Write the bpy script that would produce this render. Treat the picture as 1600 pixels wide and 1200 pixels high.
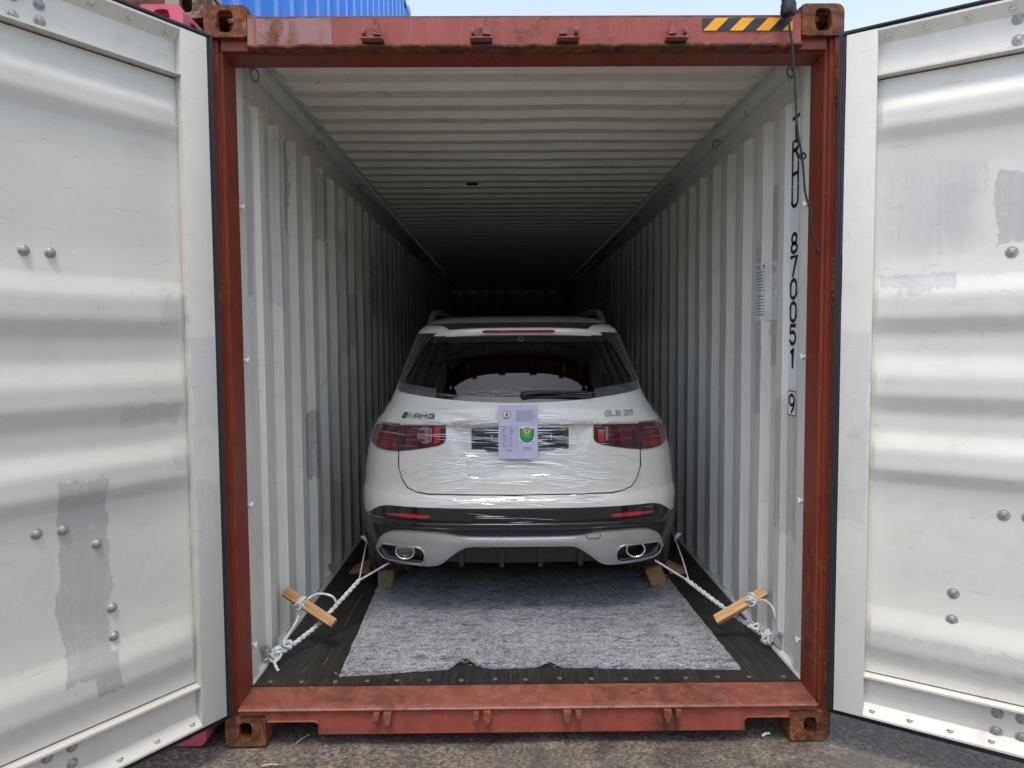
import bpy, bmesh, math, random
from math import sin, cos, pi, radians, sqrt
from mathutils import Vector, Matrix, noise as mnoise
random.seed(7)
SC = bpy.context.scene
for o in list(bpy.data.objects): bpy.data.objects.remove(o)
COL = SC.collection

# ---------------------------------------------------------------- camera
cam = bpy.data.cameras.new('camera'); camo = bpy.data.objects.new('camera', cam); COL.objects.link(camo)
CX, CY, CZ = -0.0787, -2.7167, 1.6057
PT, YW, RL = 0.0565456, 0.0074676, -0.0065222
cam.sensor_width = 36; cam.lens = 24.445; cam.clip_start = .05; cam.clip_end = 2000
fw = Vector((cos(PT)*sin(YW), cos(PT)*cos(YW), -sin(PT))); r0 = Vector((cos(YW), -sin(YW), 0)); u0 = r0.cross(fw)
R_ = cos(RL)*r0 + sin(RL)*u0; U_ = -sin(RL)*r0 + cos(RL)*u0
m = Matrix((R_, U_, -fw)).transposed().to_4x4(); m.translation = Vector((CX, CY, CZ)); camo.matrix_world = m
SC.camera = camo

# ---------------------------------------------------------------- light
w = bpy.data.worlds.new('World'); SC.world = w; w.use_nodes = True
nt = w.node_tree; bg = nt.nodes['Background']
sky = nt.nodes.new('ShaderNodeTexSky'); sky.sky_type = 'NISHITA'; sky.sun_disc = False
SUN_EL, SUN_AZ = radians(69), radians(184)          # azimuth clockwise from +Y; hazy sun high behind the camera
sky.sun_elevation = SUN_EL; sky.sun_rotation = SUN_AZ
sky.air_density = 1.0; sky.dust_density = 1.2; sky.ozone_density = 1.0
hs = nt.nodes.new('ShaderNodeHueSaturation'); hs.inputs['Saturation'].default_value = .64; nt.links.new(sky.outputs[0], hs.inputs['Color'])   # thin high haze whitens the sky
nt.links.new(hs.outputs[0], bg.inputs[0]); bg.inputs[1].default_value = 0.135
sl = bpy.data.lights.new('sun', 'SUN'); sl.energy = 0.85; sl.angle = radians(14); sl.color = (1, .89, .74)
so = bpy.data.objects.new('sun', sl); COL.objects.link(so)
sd = Vector((sin(SUN_AZ)*cos(SUN_EL), cos(SUN_AZ)*cos(SUN_EL), sin(SUN_EL)))
so.rotation_euler = sd.to_track_quat('Z', 'Y').to_euler(); so.location = (-6, -8, 9)
SC.view_settings.view_transform = 'Standard'; SC.view_settings.look = 'None'
SC.view_settings.exposure = 1.27; SC.view_settings.gamma = 1
SC.render.engine = 'CYCLES'
SC.cycles.max_bounces = 10; SC.cycles.diffuse_bounces = 2; SC.cycles.glossy_bounces = 4; SC.cycles.transparent_max_bounces = 24

# ---------------------------------------------------------------- material helper
class NT:
    def __init__(s, name):
        s.m = bpy.data.materials.new(name); s.m.use_nodes = True; s.t = s.m.node_tree
        s.b = s.t.nodes['Principled BSDF']; s.out = s.t.nodes['Material Output']; s._c = None
    def n(s, ty, **k):
        x = s.t.nodes.new(ty)
        for a, v in k.items(): setattr(x, a, v)
        return x
    def l(s, a, b): s.t.links.new(a, b)
    def put(s, sock, v):
        if hasattr(v, 'links') or hasattr(v, 'is_output'): s.l(v, sock)
        elif isinstance(v, tuple) and len(v) == 3 and len(sock.default_value) == 4: sock.default_value = (*v, 1)
        else: sock.default_value = v
    def co(s, scale=None, loc=None):
        if s._c is None: s._c = s.n('ShaderNodeTexCoord').outputs['Object']
        if scale is None and loc is None: return s._c
        mp = s.n('ShaderNodeMapping'); s.l(s._c, mp.inputs[0])
        if scale: mp.inputs['Scale'].default_value = scale
        if loc: mp.inputs['Location'].default_value = loc
        return mp.outputs[0]
    def noise(s, sc=5, det=4, rough=.55, vec=None, dist=0, color=False):
        x = s.n('ShaderNodeTexNoise'); s.l(vec if vec is not None else s.co(), x.inputs['Vector'])
        x.inputs['Scale'].default_value = sc; x.inputs['Detail'].default_value = det
        x.inputs['Roughness'].default_value = rough; x.inputs['Distortion'].default_value = dist
        return x.outputs['Color' if color else 0]
    def ramp(s, f, *st):
        r = s.n('ShaderNodeValToRGB'); s.l(f, r.inputs[0]); e = r.color_ramp.elements
        while len(e) < len(st): e.new(.5)
        for i, (p, c) in enumerate(st):
            e[i].position = p; e[i].color = (c, c, c, 1) if not isinstance(c, tuple) else (*c, 1)
        return r.outputs[0]
    def mix(s, f, a, b, mode='MIX'):
        x = s.n('ShaderNodeMix', data_type='RGBA', blend_type=mode)
        s.put(x.inputs[0], f); s.put(x.inputs[6], a); s.put(x.inputs[7], b); return x.outputs[2]
    def ma(s, op, a, b=0.0, c=None, clamp=False):
        x = s.n('ShaderNodeMath', operation=op, use_clamp=clamp); s.put(x.inputs[0], a); s.put(x.inputs[1], b)
        if c is not None: s.put(x.inputs[2], c)
        return x.outputs[0]
    def xyz(s, vec=None):
        x = s.n('ShaderNodeSeparateXYZ'); s.l(vec if vec is not None else s.co(), x.inputs[0]); return x.outputs
    def jitter(s, sc, amp, det=3):
        a = s.noise(sc, det, .6, color=True); v = s.n('ShaderNodeVectorMath', operation='SUBTRACT'); s.l(a, v.inputs[0]); v.inputs[1].default_value = (.5,)*3
        k = s.n('ShaderNodeVectorMath', operation='SCALE'); s.l(v.outputs[0], k.inputs[0]); k.inputs['Scale'].default_value = amp
        q = s.n('ShaderNodeVectorMath', operation='ADD'); s.l(s.co(), q.inputs[0]); s.l(k.outputs[0], q.inputs[1]); return q.outputs[0]
    def box(s, comps, lim, soft=.002):
        """1 inside the box of (lo,hi) limits on the given components"""
        r = None
        for c, (lo, hi) in zip(comps, lim):
            a = s.ma('MULTIPLY', s.ma('MULTIPLY', s.ma('SUBTRACT', c, lo), 1/soft, clamp=True), s.ma('MULTIPLY', s.ma('SUBTRACT', hi, c), 1/soft, clamp=True))
            r = a if r is None else s.ma('MULTIPLY', r, a)
        return r
    def bump(s, h, st=.3, d=.01):
        x = s.n('ShaderNodeBump'); s.l(h, x.inputs['Height']); x.inputs['Strength'].default_value = st; x.inputs['Distance'].default_value = d
        s.l(x.outputs[0], s.b.inputs['Normal']); return x
    def set(s, **k):
        nm = dict(base='Base Color', rough='Roughness', metal='Metallic', coat='Coat Weight', coatr='Coat Roughness', spec='Specular IOR Level', alpha='Alpha', trans='Transmission Weight', ior='IOR', sheen='Sheen Weight', emis='Emission Color', emiss='Emission Strength')
        for a, v in k.items(): s.put(s.b.inputs[nm[a]], v)
        return s.m

def simple(name, base, rough=.5, metal=0, coat=0, var=.12, vs=14):
    q = NT(name)
    f = q.noise(vs, 5, .6); d = tuple(c*(1-var) for c in base); e = tuple(min(1, c*(1+var)) for c in base)
    return q.set(base=q.ramp(f, (.3, d), (.7, e)), rough=q.ramp(q.noise(vs*2.3, 3), (.3, max(0, rough-.07)), (.7, min(1, rough+.07))), metal=metal, coat=coat)

M = {}
def white_steel(name, base, patches=(), axes=(0, 2), dirt=.5, streak=True, col2=None, rough=.42):
    q = NT(name)
    a1 = q.noise(9, 2, .5, color=True); a2 = q.noise(55, 4, .75, color=True)
    v1 = q.n('ShaderNodeVectorMath', operation='MULTIPLY_ADD'); q.l(a1, v1.inputs[0]); v1.inputs[1].default_value = (.07,)*3; q.l(q.co(), v1.inputs[2])
    v2 = q.n('ShaderNodeVectorMath', operation='MULTIPLY_ADD'); q.l(a2, v2.inputs[0]); v2.inputs[1].default_value = (.022,)*3; q.l(v1.outputs[0], v2.inputs[2])
    v3 = q.n('ShaderNodeVectorMath', operation='SUBTRACT'); q.l(v2.outputs[0], v3.inputs[0]); v3.inputs[1].default_value = (.046,)*3
    c = q.xyz(v3.outputs[0]); cc = [c[i] for i in axes]
    rol = q.noise(1, 4, .7, vec=q.co((45, 45, 1.2))); cc[1] = q.ma('ADD', cc[1], q.ma('MULTIPLY', q.ma('SUBTRACT', rol, .5), .16 if axes[0] else .06))
    big = q.noise(1.7, 3, .5); fine = q.noise(60, 3, .6)
    col = q.mix(q.ramp(big, (.35, 0.), (.65, 1.)), base, tuple(v*k for v, k in zip(base, (.93, .94, .94))))
    for lim, pc, *sf in patches:
        mk = q.box(cc, lim, sf[0] if sf else .002)
        col = q.mix(q.ma('MULTIPLY', mk, q.ramp(q.ma('ADD', q.ma('MULTIPLY', fine, .4), q.ma('MULTIPLY', rol, .6)), (.32, .45), (.52, 1.))), col, pc)
    st = q.noise(1, 5, .65, vec=q.co((30, 30, 1.6)))
    if streak: col = q.mix(q.ma('MULTIPLY', q.ramp(st, (.52, 0.), (.75, 1.)), .22*dirt), col, (.22, .2, .17))
    sm = q.noise(7, 6, .7, dist=.6)
    col = q.mix(q.ma('MULTIPLY', q.ramp(sm, (.60, 0.), (.74, 1.)), .30*dirt), col, (.26, .25, .23))
    sp = q.noise(90, 2, .5)
    col = q.mix(q.ma('MULTIPLY', q.ramp(sp, (.74, 0.), (.80, 1.)), .6*dirt), col, (.12, .08, .05))
    sc = q.noise(1, 4, .6, vec=q.co((7, 7, 170)), dist=1.4)
    col = q.mix(q.ma('MULTIPLY', q.ramp(sc, (.655, 0.), (.70, 1.)), .55*dirt), col, (.2, .17, .14))
    s3 = q.noise(1, 3, .6, vec=q.co((120, 120, 9)), dist=1.8); col = q.mix(q.ma('MULTIPLY', q.ramp(s3, (.69, 0.), (.73, 1.)), .40*dirt), col, (.24, .19, .14))
    ms = q.noise(3.2, 5, .7, dist=1.2); col = q.mix(q.ma('MULTIPLY', q.ramp(ms, (.50, 0.), (.70, 1.)), .16*dirt), col, (.33, .30, .24))
    q.bump(q.ma('ADD', q.ma('MULTIPLY', big, 1.0), q.ma('MULTIPLY', fine, .05)), .25, .012)
    return q.set(base=col, rough=q.ramp(sm, (.3, rough), (.7, rough+.14)))

GREY = (.425, .415, .385); GREY2 = (.52, .51, .475); LGREY = (.60, .59, .55)
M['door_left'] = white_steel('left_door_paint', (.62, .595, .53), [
    (((.40, .56), (.50, 1.17)), GREY), (((.38, .47), (.43, .56)), GREY), (((.40, .545), (1.0, 1.10)), GREY), (((.435, .50), (.62, .98)), GREY),
    (((.107, .20), (1.695, 1.79)), GREY2), (((.112, .17), (1.15, 1.25)), GREY2), (((-.02, .1), (1.3, 1.64)), GREY2), (((-.02, .1), (.15, 1.1)), GREY2),
    (((.14, .34), (1.32, 1.40)), (.50, .485, .45))], streak=False, dirt=.9)
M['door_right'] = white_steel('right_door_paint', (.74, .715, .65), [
    (((.10, .46), (1.90, 2.29)), (.595, .58, .55), .07), (((.25, .42), (1.97, 2.2)), (.555, .545, .52), .05), (((.48, .7), (1.95, 2.19)), (.515, .51, .485)), (((.12, .37), (1.80, 1.86)), (.56, .56, .55)),
    (((.19, .29), (1.77, 1.83)), (.55, .55, .54)), (((-.02, .1), (.92, 1.645)), (.625, .62, .58)), (((.11, .9), (.42, .50)), (.61, .60, .565))], streak=False, dirt=.95)
wallp = []
rr = random.Random(3)
for i in range(26):
    y = .2+i*.2735+rr.uniform(0, .2); z0 = rr.choice([.2, .9, 1.2, 1.5, 1.9, 2.2])+rr.uniform(-.1, .1); h = rr.uniform(.3, .9)
    wallp.append((((y, y+rr.choice([.1, .14, .2])), (z0, min(2.65, z0+h))), rr.choice([GREY2, GREY, LGREY])))
M['wall_left'] = white_steel('left_wall_paint', (.79, .76, .68), wallp[:13], axes=(1, 2), dirt=.8)
M['wall_right'] = white_steel('right_wall_paint', (.82, .80, .74), wallp[13:]+[(((.5, .66), (1.5, 2.35)), GREY2), (((.28, .5), (.75, 1.35)), (.60, .59, .555)), (((.7, .8), (1.25, 2.1)), (.60, .59, .555))], axes=(1, 2), dirt=.7)
M['roof'] = white_steel('roof_paint', (.77, .75, .66), dirt=.9, streak=False)
M['white_trim'] = white_steel('white_trim_paint', (.72, .72, .69), dirt=.8)

def red_steel(name, base, rust=.35, pale=.25, rs=3.0, rough=.5, grime=.55, header=False):
    q = NT(name)
    n1 = q.noise(rs, 6, .7, dist=.3); n2 = q.noise(26, 5, .7); n3 = q.noise(1.2, 3, .5)
    st = q.noise(1, 5, .65, vec=q.co((22, 22, 2.2)))
    col = q.mix(q.ramp(n3, (.35, 0.), (.65, 1.)), base, tuple(v*k for v, k in zip(base, (.85, .82, .8))))
    col = q.mix(q.ma('MULTIPLY', q.ramp(st, (.45, 0.), (.75, 1.)), pale), col, (.40, .22, .19))
    if header:   # repainted stretch at the left end, with weathered primer and rust runs
        hx = q.xyz(q.jitter(30, .012)); col = q.mix(q.box([hx[0]], [(-1.2, -.735)]), col, (.30, .145, .135))
        rn = q.noise(1, 5, .7, vec=q.co((26, 26, 7))); mk = q.ma('MULTIPLY', q.box([hx[0]], [(-1.06, -.84)], .06), q.ramp(rn, (.42, 0.), (.58, 1.)))
        col = q.mix(mk, col, (.16, .06, .022)); col = q.mix(q.box([hx[2]], [(2.848, 3)], .004), col, (.06, .022, .018))
    rc = q.ramp(n2, (.36, (.028, .012, .008)), (.5, (.13, .040, .012)), (.64, (.28, .085, .018)))
    th = .62-.30*rust
    msk = q.ramp(q.ma('ADD', q.ma('MULTIPLY', n1, .72), q.ma('MULTIPLY', n2, .28)), (th, 0.), (th+.07, 1.))
    col = q.mix(msk, col, rc)
    sp = q.noise(120, 2, .5); col = q.mix(q.ramp(sp, (.72, 0.), (.78, .7)), col, (.45, .40, .36))
    scr = q.noise(1, 4, .6, vec=q.co((150, 12, 12)), dist=1.0); col = q.mix(q.ramp(scr, (.68, 0.), (.73, .45)), col, (.50, .36, .31))
    drt = q.noise(6, 6, .7, dist=.8); col = q.mix(q.ramp(drt, (.48, 0.), (.70, grime)), col, (base[0]*.40, base[1]*.62, base[2]*.70))
    q.bump(q.ma('ADD', q.ma('MULTIPLY', n2, .5), q.ma('MULTIPLY', msk, .5)), .35, .006)
    return q.set(base=col, rough=q.mix(msk, (rough,)*3, (.85,)*3))
M['red_faded'] = red_steel('faded_red_paint', (.32, .066, .040), .22, .16)
M['red_header'] = red_steel('header_red_paint', (.33, .066, .046), .20, .18, header=True)
M['brown_keeper'] = red_steel('brown_keeper_paint', (.20, .07, .05), .40, .35, 12)
M['red_keeper'] = red_steel('keeper_red_paint', (.27, .075, .06), .30, .35, 12)
M['red_sill'] = red_steel('worn_red_paint', (.225, .062, .038), .31, .34, 5, grime=1.0)
M['red_deep'] = red_steel('deep_red_paint', (.25, .044, .019), .22, .10, 4)
M['rust_lip'] = red_steel('rusty_edge_paint', (.045, .026, .022), .62, .10, 9)
M['rust_cast'] = red_steel('rusty_casting_paint', (.33, .11, .03), .78, .1, 10)
M['rust_cast2'] = red_steel('brown_casting_paint', (.16, .05, .03), .75, .1, 9)
M['pink_cast'] = red_steel('pink_paint', (.72, .11, .17), .16, .25, 8)
M['grey_cast'] = red_steel('weathered_grey_paint', (.33, .30, .25), .40, .1, 7)
M['brown_steel'] = red_steel('brown_paint', (.10, .035, .025), .4, .1)
M['hinge'] = red_steel('orange_rust_paint', (.33, .10, .02), .55, .1, 12)

def blue_paint():
    q = NT('blue_container_paint'); n = q.noise(2, 5, .6); st = q.noise(1, 5, .6, vec=q.co((14, 14, .8)))
    c = q.mix(q.ramp(n, (.3, 0.), (.7, 1.)), (.018, .20, .74), (.03, .25, .80)); c = q.mix(q.ma('MULTIPLY', q.ramp(st, (.5, 0.), (.8, 1.)), .35), c, (.35, .45, .6))
    return q.set(base=c, rough=.28)
M['blue'] = blue_paint()
M['tan'] = simple('warm_bounce_tan', (.30, .265, .20), .6, 0, 0, .15, 3)  # tan keeps light bounced off the added containers warm
M['black_rubber'] = simple('black_rubber', (.018, .020, .026), .5, 0, 0, .3)
M['black_plastic'] = simple('black_plastic', (.015, .015, .017), .42)
M['matte_black'] = simple('matte_black', (.012, .012, .013), .75)
M['black_gloss'] = simple('black_gloss_paint', (.010, .010, .012), .12, 0, .8)
M['end_darkened'] = simple('darkened_end_paint', (.30, .30, .28), .6)  # end wall colour darkened to deepen the shade at the far end
M['rail_grey'] = simple('satin_grey_rail', (.14, .145, .14), .35, .3)
M['floor_screw'] = simple('worn_floor_screw', (.20, .165, .13), .5, .5, 0, .4, 60)
M['bolt'] = simple('galvanised_bolt', (.34, .34, .32), .5, .35, 0, .45, 90)
M['bolt_pale'] = simple('painted_bolt', (.50, .49, .38), .5, .1, 0, .25, 60)
M['chrome'] = simple('chrome', (.85, .85, .86), .07, 1)
M['silver'] = simple('satin_silver', (.50, .50, .495), .30, .55, .6, .03, 3)
M['decal_white'] = simple('white_decal', (.88, .89, .90), .5, 0, 0, .04)
M['ink'] = simple('black_ink', (.012, .012, .013), .6)
M['yellow'] = simple('yellow_tape', (.85, .36, .008), .5, 0, 0, .12)
M['black_tape'] = simple('black_tape', (.018, .02, .028), .45, 0, 0, .3)
M['steel_rod'] = simple('dull_steel', (.33, .32, .29), .5, .4, 0, .3, 40)

def ground_mat():
    q = NT('asphalt_grit'); n1 = q.noise(1.1, 5, .6); n2 = q.noise(60, 5, .75); n3 = q.noise(5, 6, .7, dist=.5)
    v = q.n('ShaderNodeTexVoronoi'); q.l(q.co(), v.inputs['Vector']); v.inputs['Scale'].default_value = 150
    vc = q.xyz(v.outputs['Color'])[0]
    c = q.ramp(n2, (.34, (.040, .032, .025)), (.5, (.175, .142, .108)), (.64, (.36, .305, .24)))
    c = q.mix(q.ramp(n3, (.42, 0.), (.66, .85)), c, (.05, .042, .037))
    c = q.mix(q.ramp(n1, (.45, 0.), (.7, .45)), c, (.15, .125, .095))
    c = q.mix(q.ramp(vc, (.90, 0.), (.95, .7)), c, (.30, .27, .23))
    q.bump(q.ma('ADD', n2, q.ma('MULTIPLY', vc, .5)), .7, .012)
    return q.set(base=c, rough=q.ramp(n3, (.35, .85), (.7, .5)))
M['ground'] = ground_mat()
def felt_mat():
    q = NT('felt_fibres')
    a = q.noise(1, 6, .75, vec=q.co((38, 64, 60)), dist=1.8); b = q.noise(1, 5, .7, vec=q.co((140, 200, 200)), dist=1.2); c3 = q.noise(4, 3, .5)
    h = q.ma('ADD', q.ma('MULTIPLY', a, .6), q.ma('MULTIPLY', b, .4))
    c = q.ramp(h, (.375, (.020, .023, .034)), (.435, (.225, .235, .275)), (.50, (.57, .585, .64)), (.58, (.88, .90, .94)))
    for sc, lo, colr in ((23, .70, (.30, .05, .09)), (29, .72, (.38, .28, .12)), (31, .70, (.06, .10, .30)), (37, .70, (.62, .62, .62))):
        sp = q.noise(1, 2, .5, vec=q.co((sc*.8, sc*1.9, sc), loc=(sc, 0, 0)), dist=.8); c = q.mix(q.ramp(sp, (lo, 0.), (lo+.04, .8)), c, colr)
    c4 = q.noise(1, 4, .6, vec=q.co((9, 22, 20)), dist=.8); c = q.mix(q.ramp(c3, (.4, 0.), (.7, .30)), c, (.14, .14, .16)); c = q.mix(q.ramp(c4, (.52, 0.), (.66, .55)), c, (.07, .072, .09))
    for lo, cc_, off in ((.585, (.80, .81, .84), 3.1), (.60, (.030, .033, .048), 8.7)):
        fk = q.noise(1, 4, .7, vec=q.co((24, 46, 40), loc=(off, off*2, 0)), dist=2.4); c = q.mix(q.ramp(fk, (lo, 0.), (lo+.05, .8)), c, cc_)
    q.bump(h, 1.0, .03)
    return q.set(base=c, rough=.95, spec=.1)
M['felt'] = felt_mat()
def floor_mat():
    q = NT('dark_plywood')
    g = q.noise(1, 6, .7, vec=q.co((70, 3, 3)), dist=.4); s = q.noise(1, 4, .6, vec=q.co((160, 2.2, 5)), dist=1.2); s2 = q.noise(1, 4, .6, vec=q.co((14, 150, 5)), dist=1.5); n = q.noise(5, 5, .65); br = q.noise(2.3, 4, .6)
    c = q.ramp(g, (.35, (.009, .008, .007)), (.6, (.022, .020, .017)), (.75, (.05, .045, .038)))
    c = q.mix(q.ramp(s, (.62, 0.), (.69, .7)), c, (.17, .15, .125)); c = q.mix(q.ramp(s2, (.70, 0.), (.75, .4)), c, (.14, .13, .11))
    c = q.mix(q.ramp(br, (.6, 0.), (.8, .5)), c, (.05, .028, .014))
    sp = q.noise(70, 2, .5); c = q.mix(q.ramp(sp, (.74, 0.), (.78, .7)), c, (.3, .27, .22))
    q.bump(g, .25, .004)
    return q.set(base=c, rough=q.ramp(n, (.3, .36), (.7, .62)))
M['floor'] = floor_mat()
def wood_mat(name, c0, c1, c2, axis=0):
    q = NT(name); sc = [55, 55, 55]; sc[axis] = 2.4
    g = q.noise(1.6, 6, .65, vec=q.co(tuple(sc)), dist=.9); f = q.noise(2, 3, .6, vec=q.co(tuple(s*5 if s > 2 else s for s in sc)))
    c = q.ramp(g, (.3, c0), (.5, c1), (.68, c2)); c = q.mix(q.ma('MULTIPLY', q.ramp(f, (.5, 0.), (.8, 1.)), .35), c, c0)
    k = q.noise(11, 3, .5); c = q.mix(q.ramp(k, (.70, 0.), (.76, .6)), c, tuple(v*.35 for v in c0))
    q.bump(g, .4, .004)
    return q.set(base=c, rough=.7)
M['pine'] = wood_mat('fresh_pine', (.36, .17, .055), (.56, .33, .14), (.74, .50, .25))
M['pine_dark'] = wood_mat('aged_pine', (.20, .09, .03), (.40, .215, .08), (.56, .34, .15))
M['oldwood'] = wood_mat('weathered_wood', (.06, .045, .02), (.22, .16, .075), (.38, .28, .13), 2)
def rope_mat():
    q = NT('blue_white_rope'); n = q.noise(50, 4, .6); s = q.noise(9, 3, .6, dist=1)
    c = q.ramp(n, (.35, (.42, .46, .48)), (.65, (.72, .75, .76))); c = q.mix(q.ramp(s, (.62, 0.), (.7, .5)), c, (.16, .33, .55))
    return q.set(base=c, rough=.6)
M['rope'] = rope_mat()
def car_paint():
    q = NT('white_car_paint'); n = q.noise(1, 4, .55, vec=q.co((3, 3, 40)), dist=.6); n2 = q.noise(1, 4, .6, vec=q.co((7, 7, 130)), dist=1.2)
    b = q.bump(q.ma('ADD', q.ma('MULTIPLY', n, .5), q.ma('MULTIPLY', n2, .35)), .10, .008)
    q.t.links.remove(q.b.inputs['Normal'].links[0]); q.l(b.outputs[0], q.b.inputs['Coat Normal'])
    return q.set(base=(.82, .80, .715), rough=.35, coat=1.0, coatr=q.ramp(n2, (.4, .03), (.7, .16)))
M['paint'] = car_paint()
def glass_mat():
    q = NT('tinted_glass'); tr = q.n('ShaderNodeBsdfTransparent'); tr.inputs[0].default_value = (.24, .26, .25, 1)
    gl = q.n('ShaderNodeBsdfGlossy'); gl.inputs['Roughness'].default_value = .015; gl.inputs['Color'].default_value = (1, 1, 1, 1)
    fr = q.n('ShaderNodeFresnel'); fr.inputs[0].default_value = 1.52
    mx = q.n('ShaderNodeMixShader'); q.l(fr.outputs[0], mx.inputs[0]); q.l(tr.outputs[0], mx.inputs[1]); q.l(gl.outputs[0], mx.inputs[2]); q.l(mx.outputs[0], q.out.inputs[0])
    return q.m
M['glass'] = glass_mat()
def lens(name, c, rough=.12):
    q = NT(name); n = q.noise(1, 3, .5, vec=q.co((90, 90, 500))); q.bump(n, .12, .003)
    return q.set(base=q.ramp(n, (.35, tuple(v*.65 for v in c)), (.65, c)), rough=rough, coat=1.0, coatr=.05)
M['lens_dark'] = lens('dark_smoked_lens', (.065, .011, .019))
M['lens_red'] = lens('red_lens', (.26, .012, .024))
M['lens_deep'] = lens('deep_red_lens', (.095, .009, .016))
M['lens_bright'] = lens('bright_red_lens', (.66, .025, .032))
M['lens_highlight'] = lens('highlight_lens', (.34, .22, .23))  # pale lens colour stands in for a silvery highlight
def film_mat(name, alpha, col=(.9, .92, .95), gloss=0):
    q = NT(name); tr = q.n('ShaderNodeBsdfTransparent'); q.set(base=col, rough=.10, coat=1.0, coatr=.04)
    n = q.noise(1, 4, .7, vec=q.co((9, 9, 60)), dist=.8)
    mx = q.n('ShaderNodeMixShader'); q.l(q.ma('MULTIPLY', q.ramp(n, (.25, .35), (.75, 1.)), alpha), mx.inputs[0]); q.l(tr.outputs[0], mx.inputs[1]); gl = q.n('ShaderNodeBsdfGlossy'); gl.inputs['Roughness'].default_value = .09; m2 = q.n('ShaderNodeMixShader'); m2.inputs[0].default_value = gloss; q.l(q.b.outputs[0], m2.inputs[1]); q.l(gl.outputs[0], m2.inputs[2])
    q.l(m2.outputs[0], mx.inputs[2]); q.l(mx.outputs[0], q.out.inputs[0])
    return q.m
M['film'] = film_mat('stretch_film_crease', .9, (.95, .96, .97), .55)
M['film_thin'] = film_mat('stretch_film_sheet', .22, (.55, .57, .58))
def mesh_mat():
    q = NT('honeycomb_grille'); v = q.n('ShaderNodeTexVoronoi', feature='DISTANCE_TO_EDGE'); q.l(q.co((120, 40, 150)), v.inputs['Vector']); v.inputs['Scale'].default_value = 1; v.inputs['Randomness'].default_value = .15
    k = q.ramp(v.outputs['Distance'], (.10, 1.), (.2, 0.)); q.bump(k, .6, .004)
    return q.set(base=q.mix(k, (.006, .006, .007), (.05, .052, .058)), rough=.35)
M['grille'] = mesh_mat()
M['plate'] = simple('dark_plate_holder', (.045, .055, .06), .3, 0, .5, .35, 9)
M['paper'] = simple('lilac_paper', (.63, .64, .80), .75, 0, .25, .05, 20)
M['paper_white'] = simple('white_paper', (.78, .78, .76), .75)
M['print_grey'] = simple('grey_print', (.17, .17, .25), .8)
M['print_orange'] = simple('orange_print', (.72, .33, .08), .8)
M['print_green'] = simple('green_print', (.05, .38, .16), .8, 0, 0, .3, 25)
M['print_yellow'] = simple('yellow_print', (.72, .62, .10), .8)
M['print_red'] = simple('red_print', (.45, .07, .12), .8)
M['seat'] = simple('black_upholstery', (.012, .012, .013), .65)
M['cable'] = simple('black_cable', (.012, .012, .014), .45)
M['tyre'] = simple('tyre_rubber', (.095, .094, .09), .65)
M['dark_mirror'] = simple('dark_mirror', (.22, .22, .23), .08, 1)
M['rim'] = simple('dark_alloy', (.08, .08, .085), .35, .8)
M['straw'] = simple('pale_straw', (.55, .45, .25), .8)
M['blue_plastic'] = simple('blue_plastic', (.06, .25, .42), .4)
M['stone'] = simple('grey_pebble', (.16, .15, .14), .85, 0, 0, .3)

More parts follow.
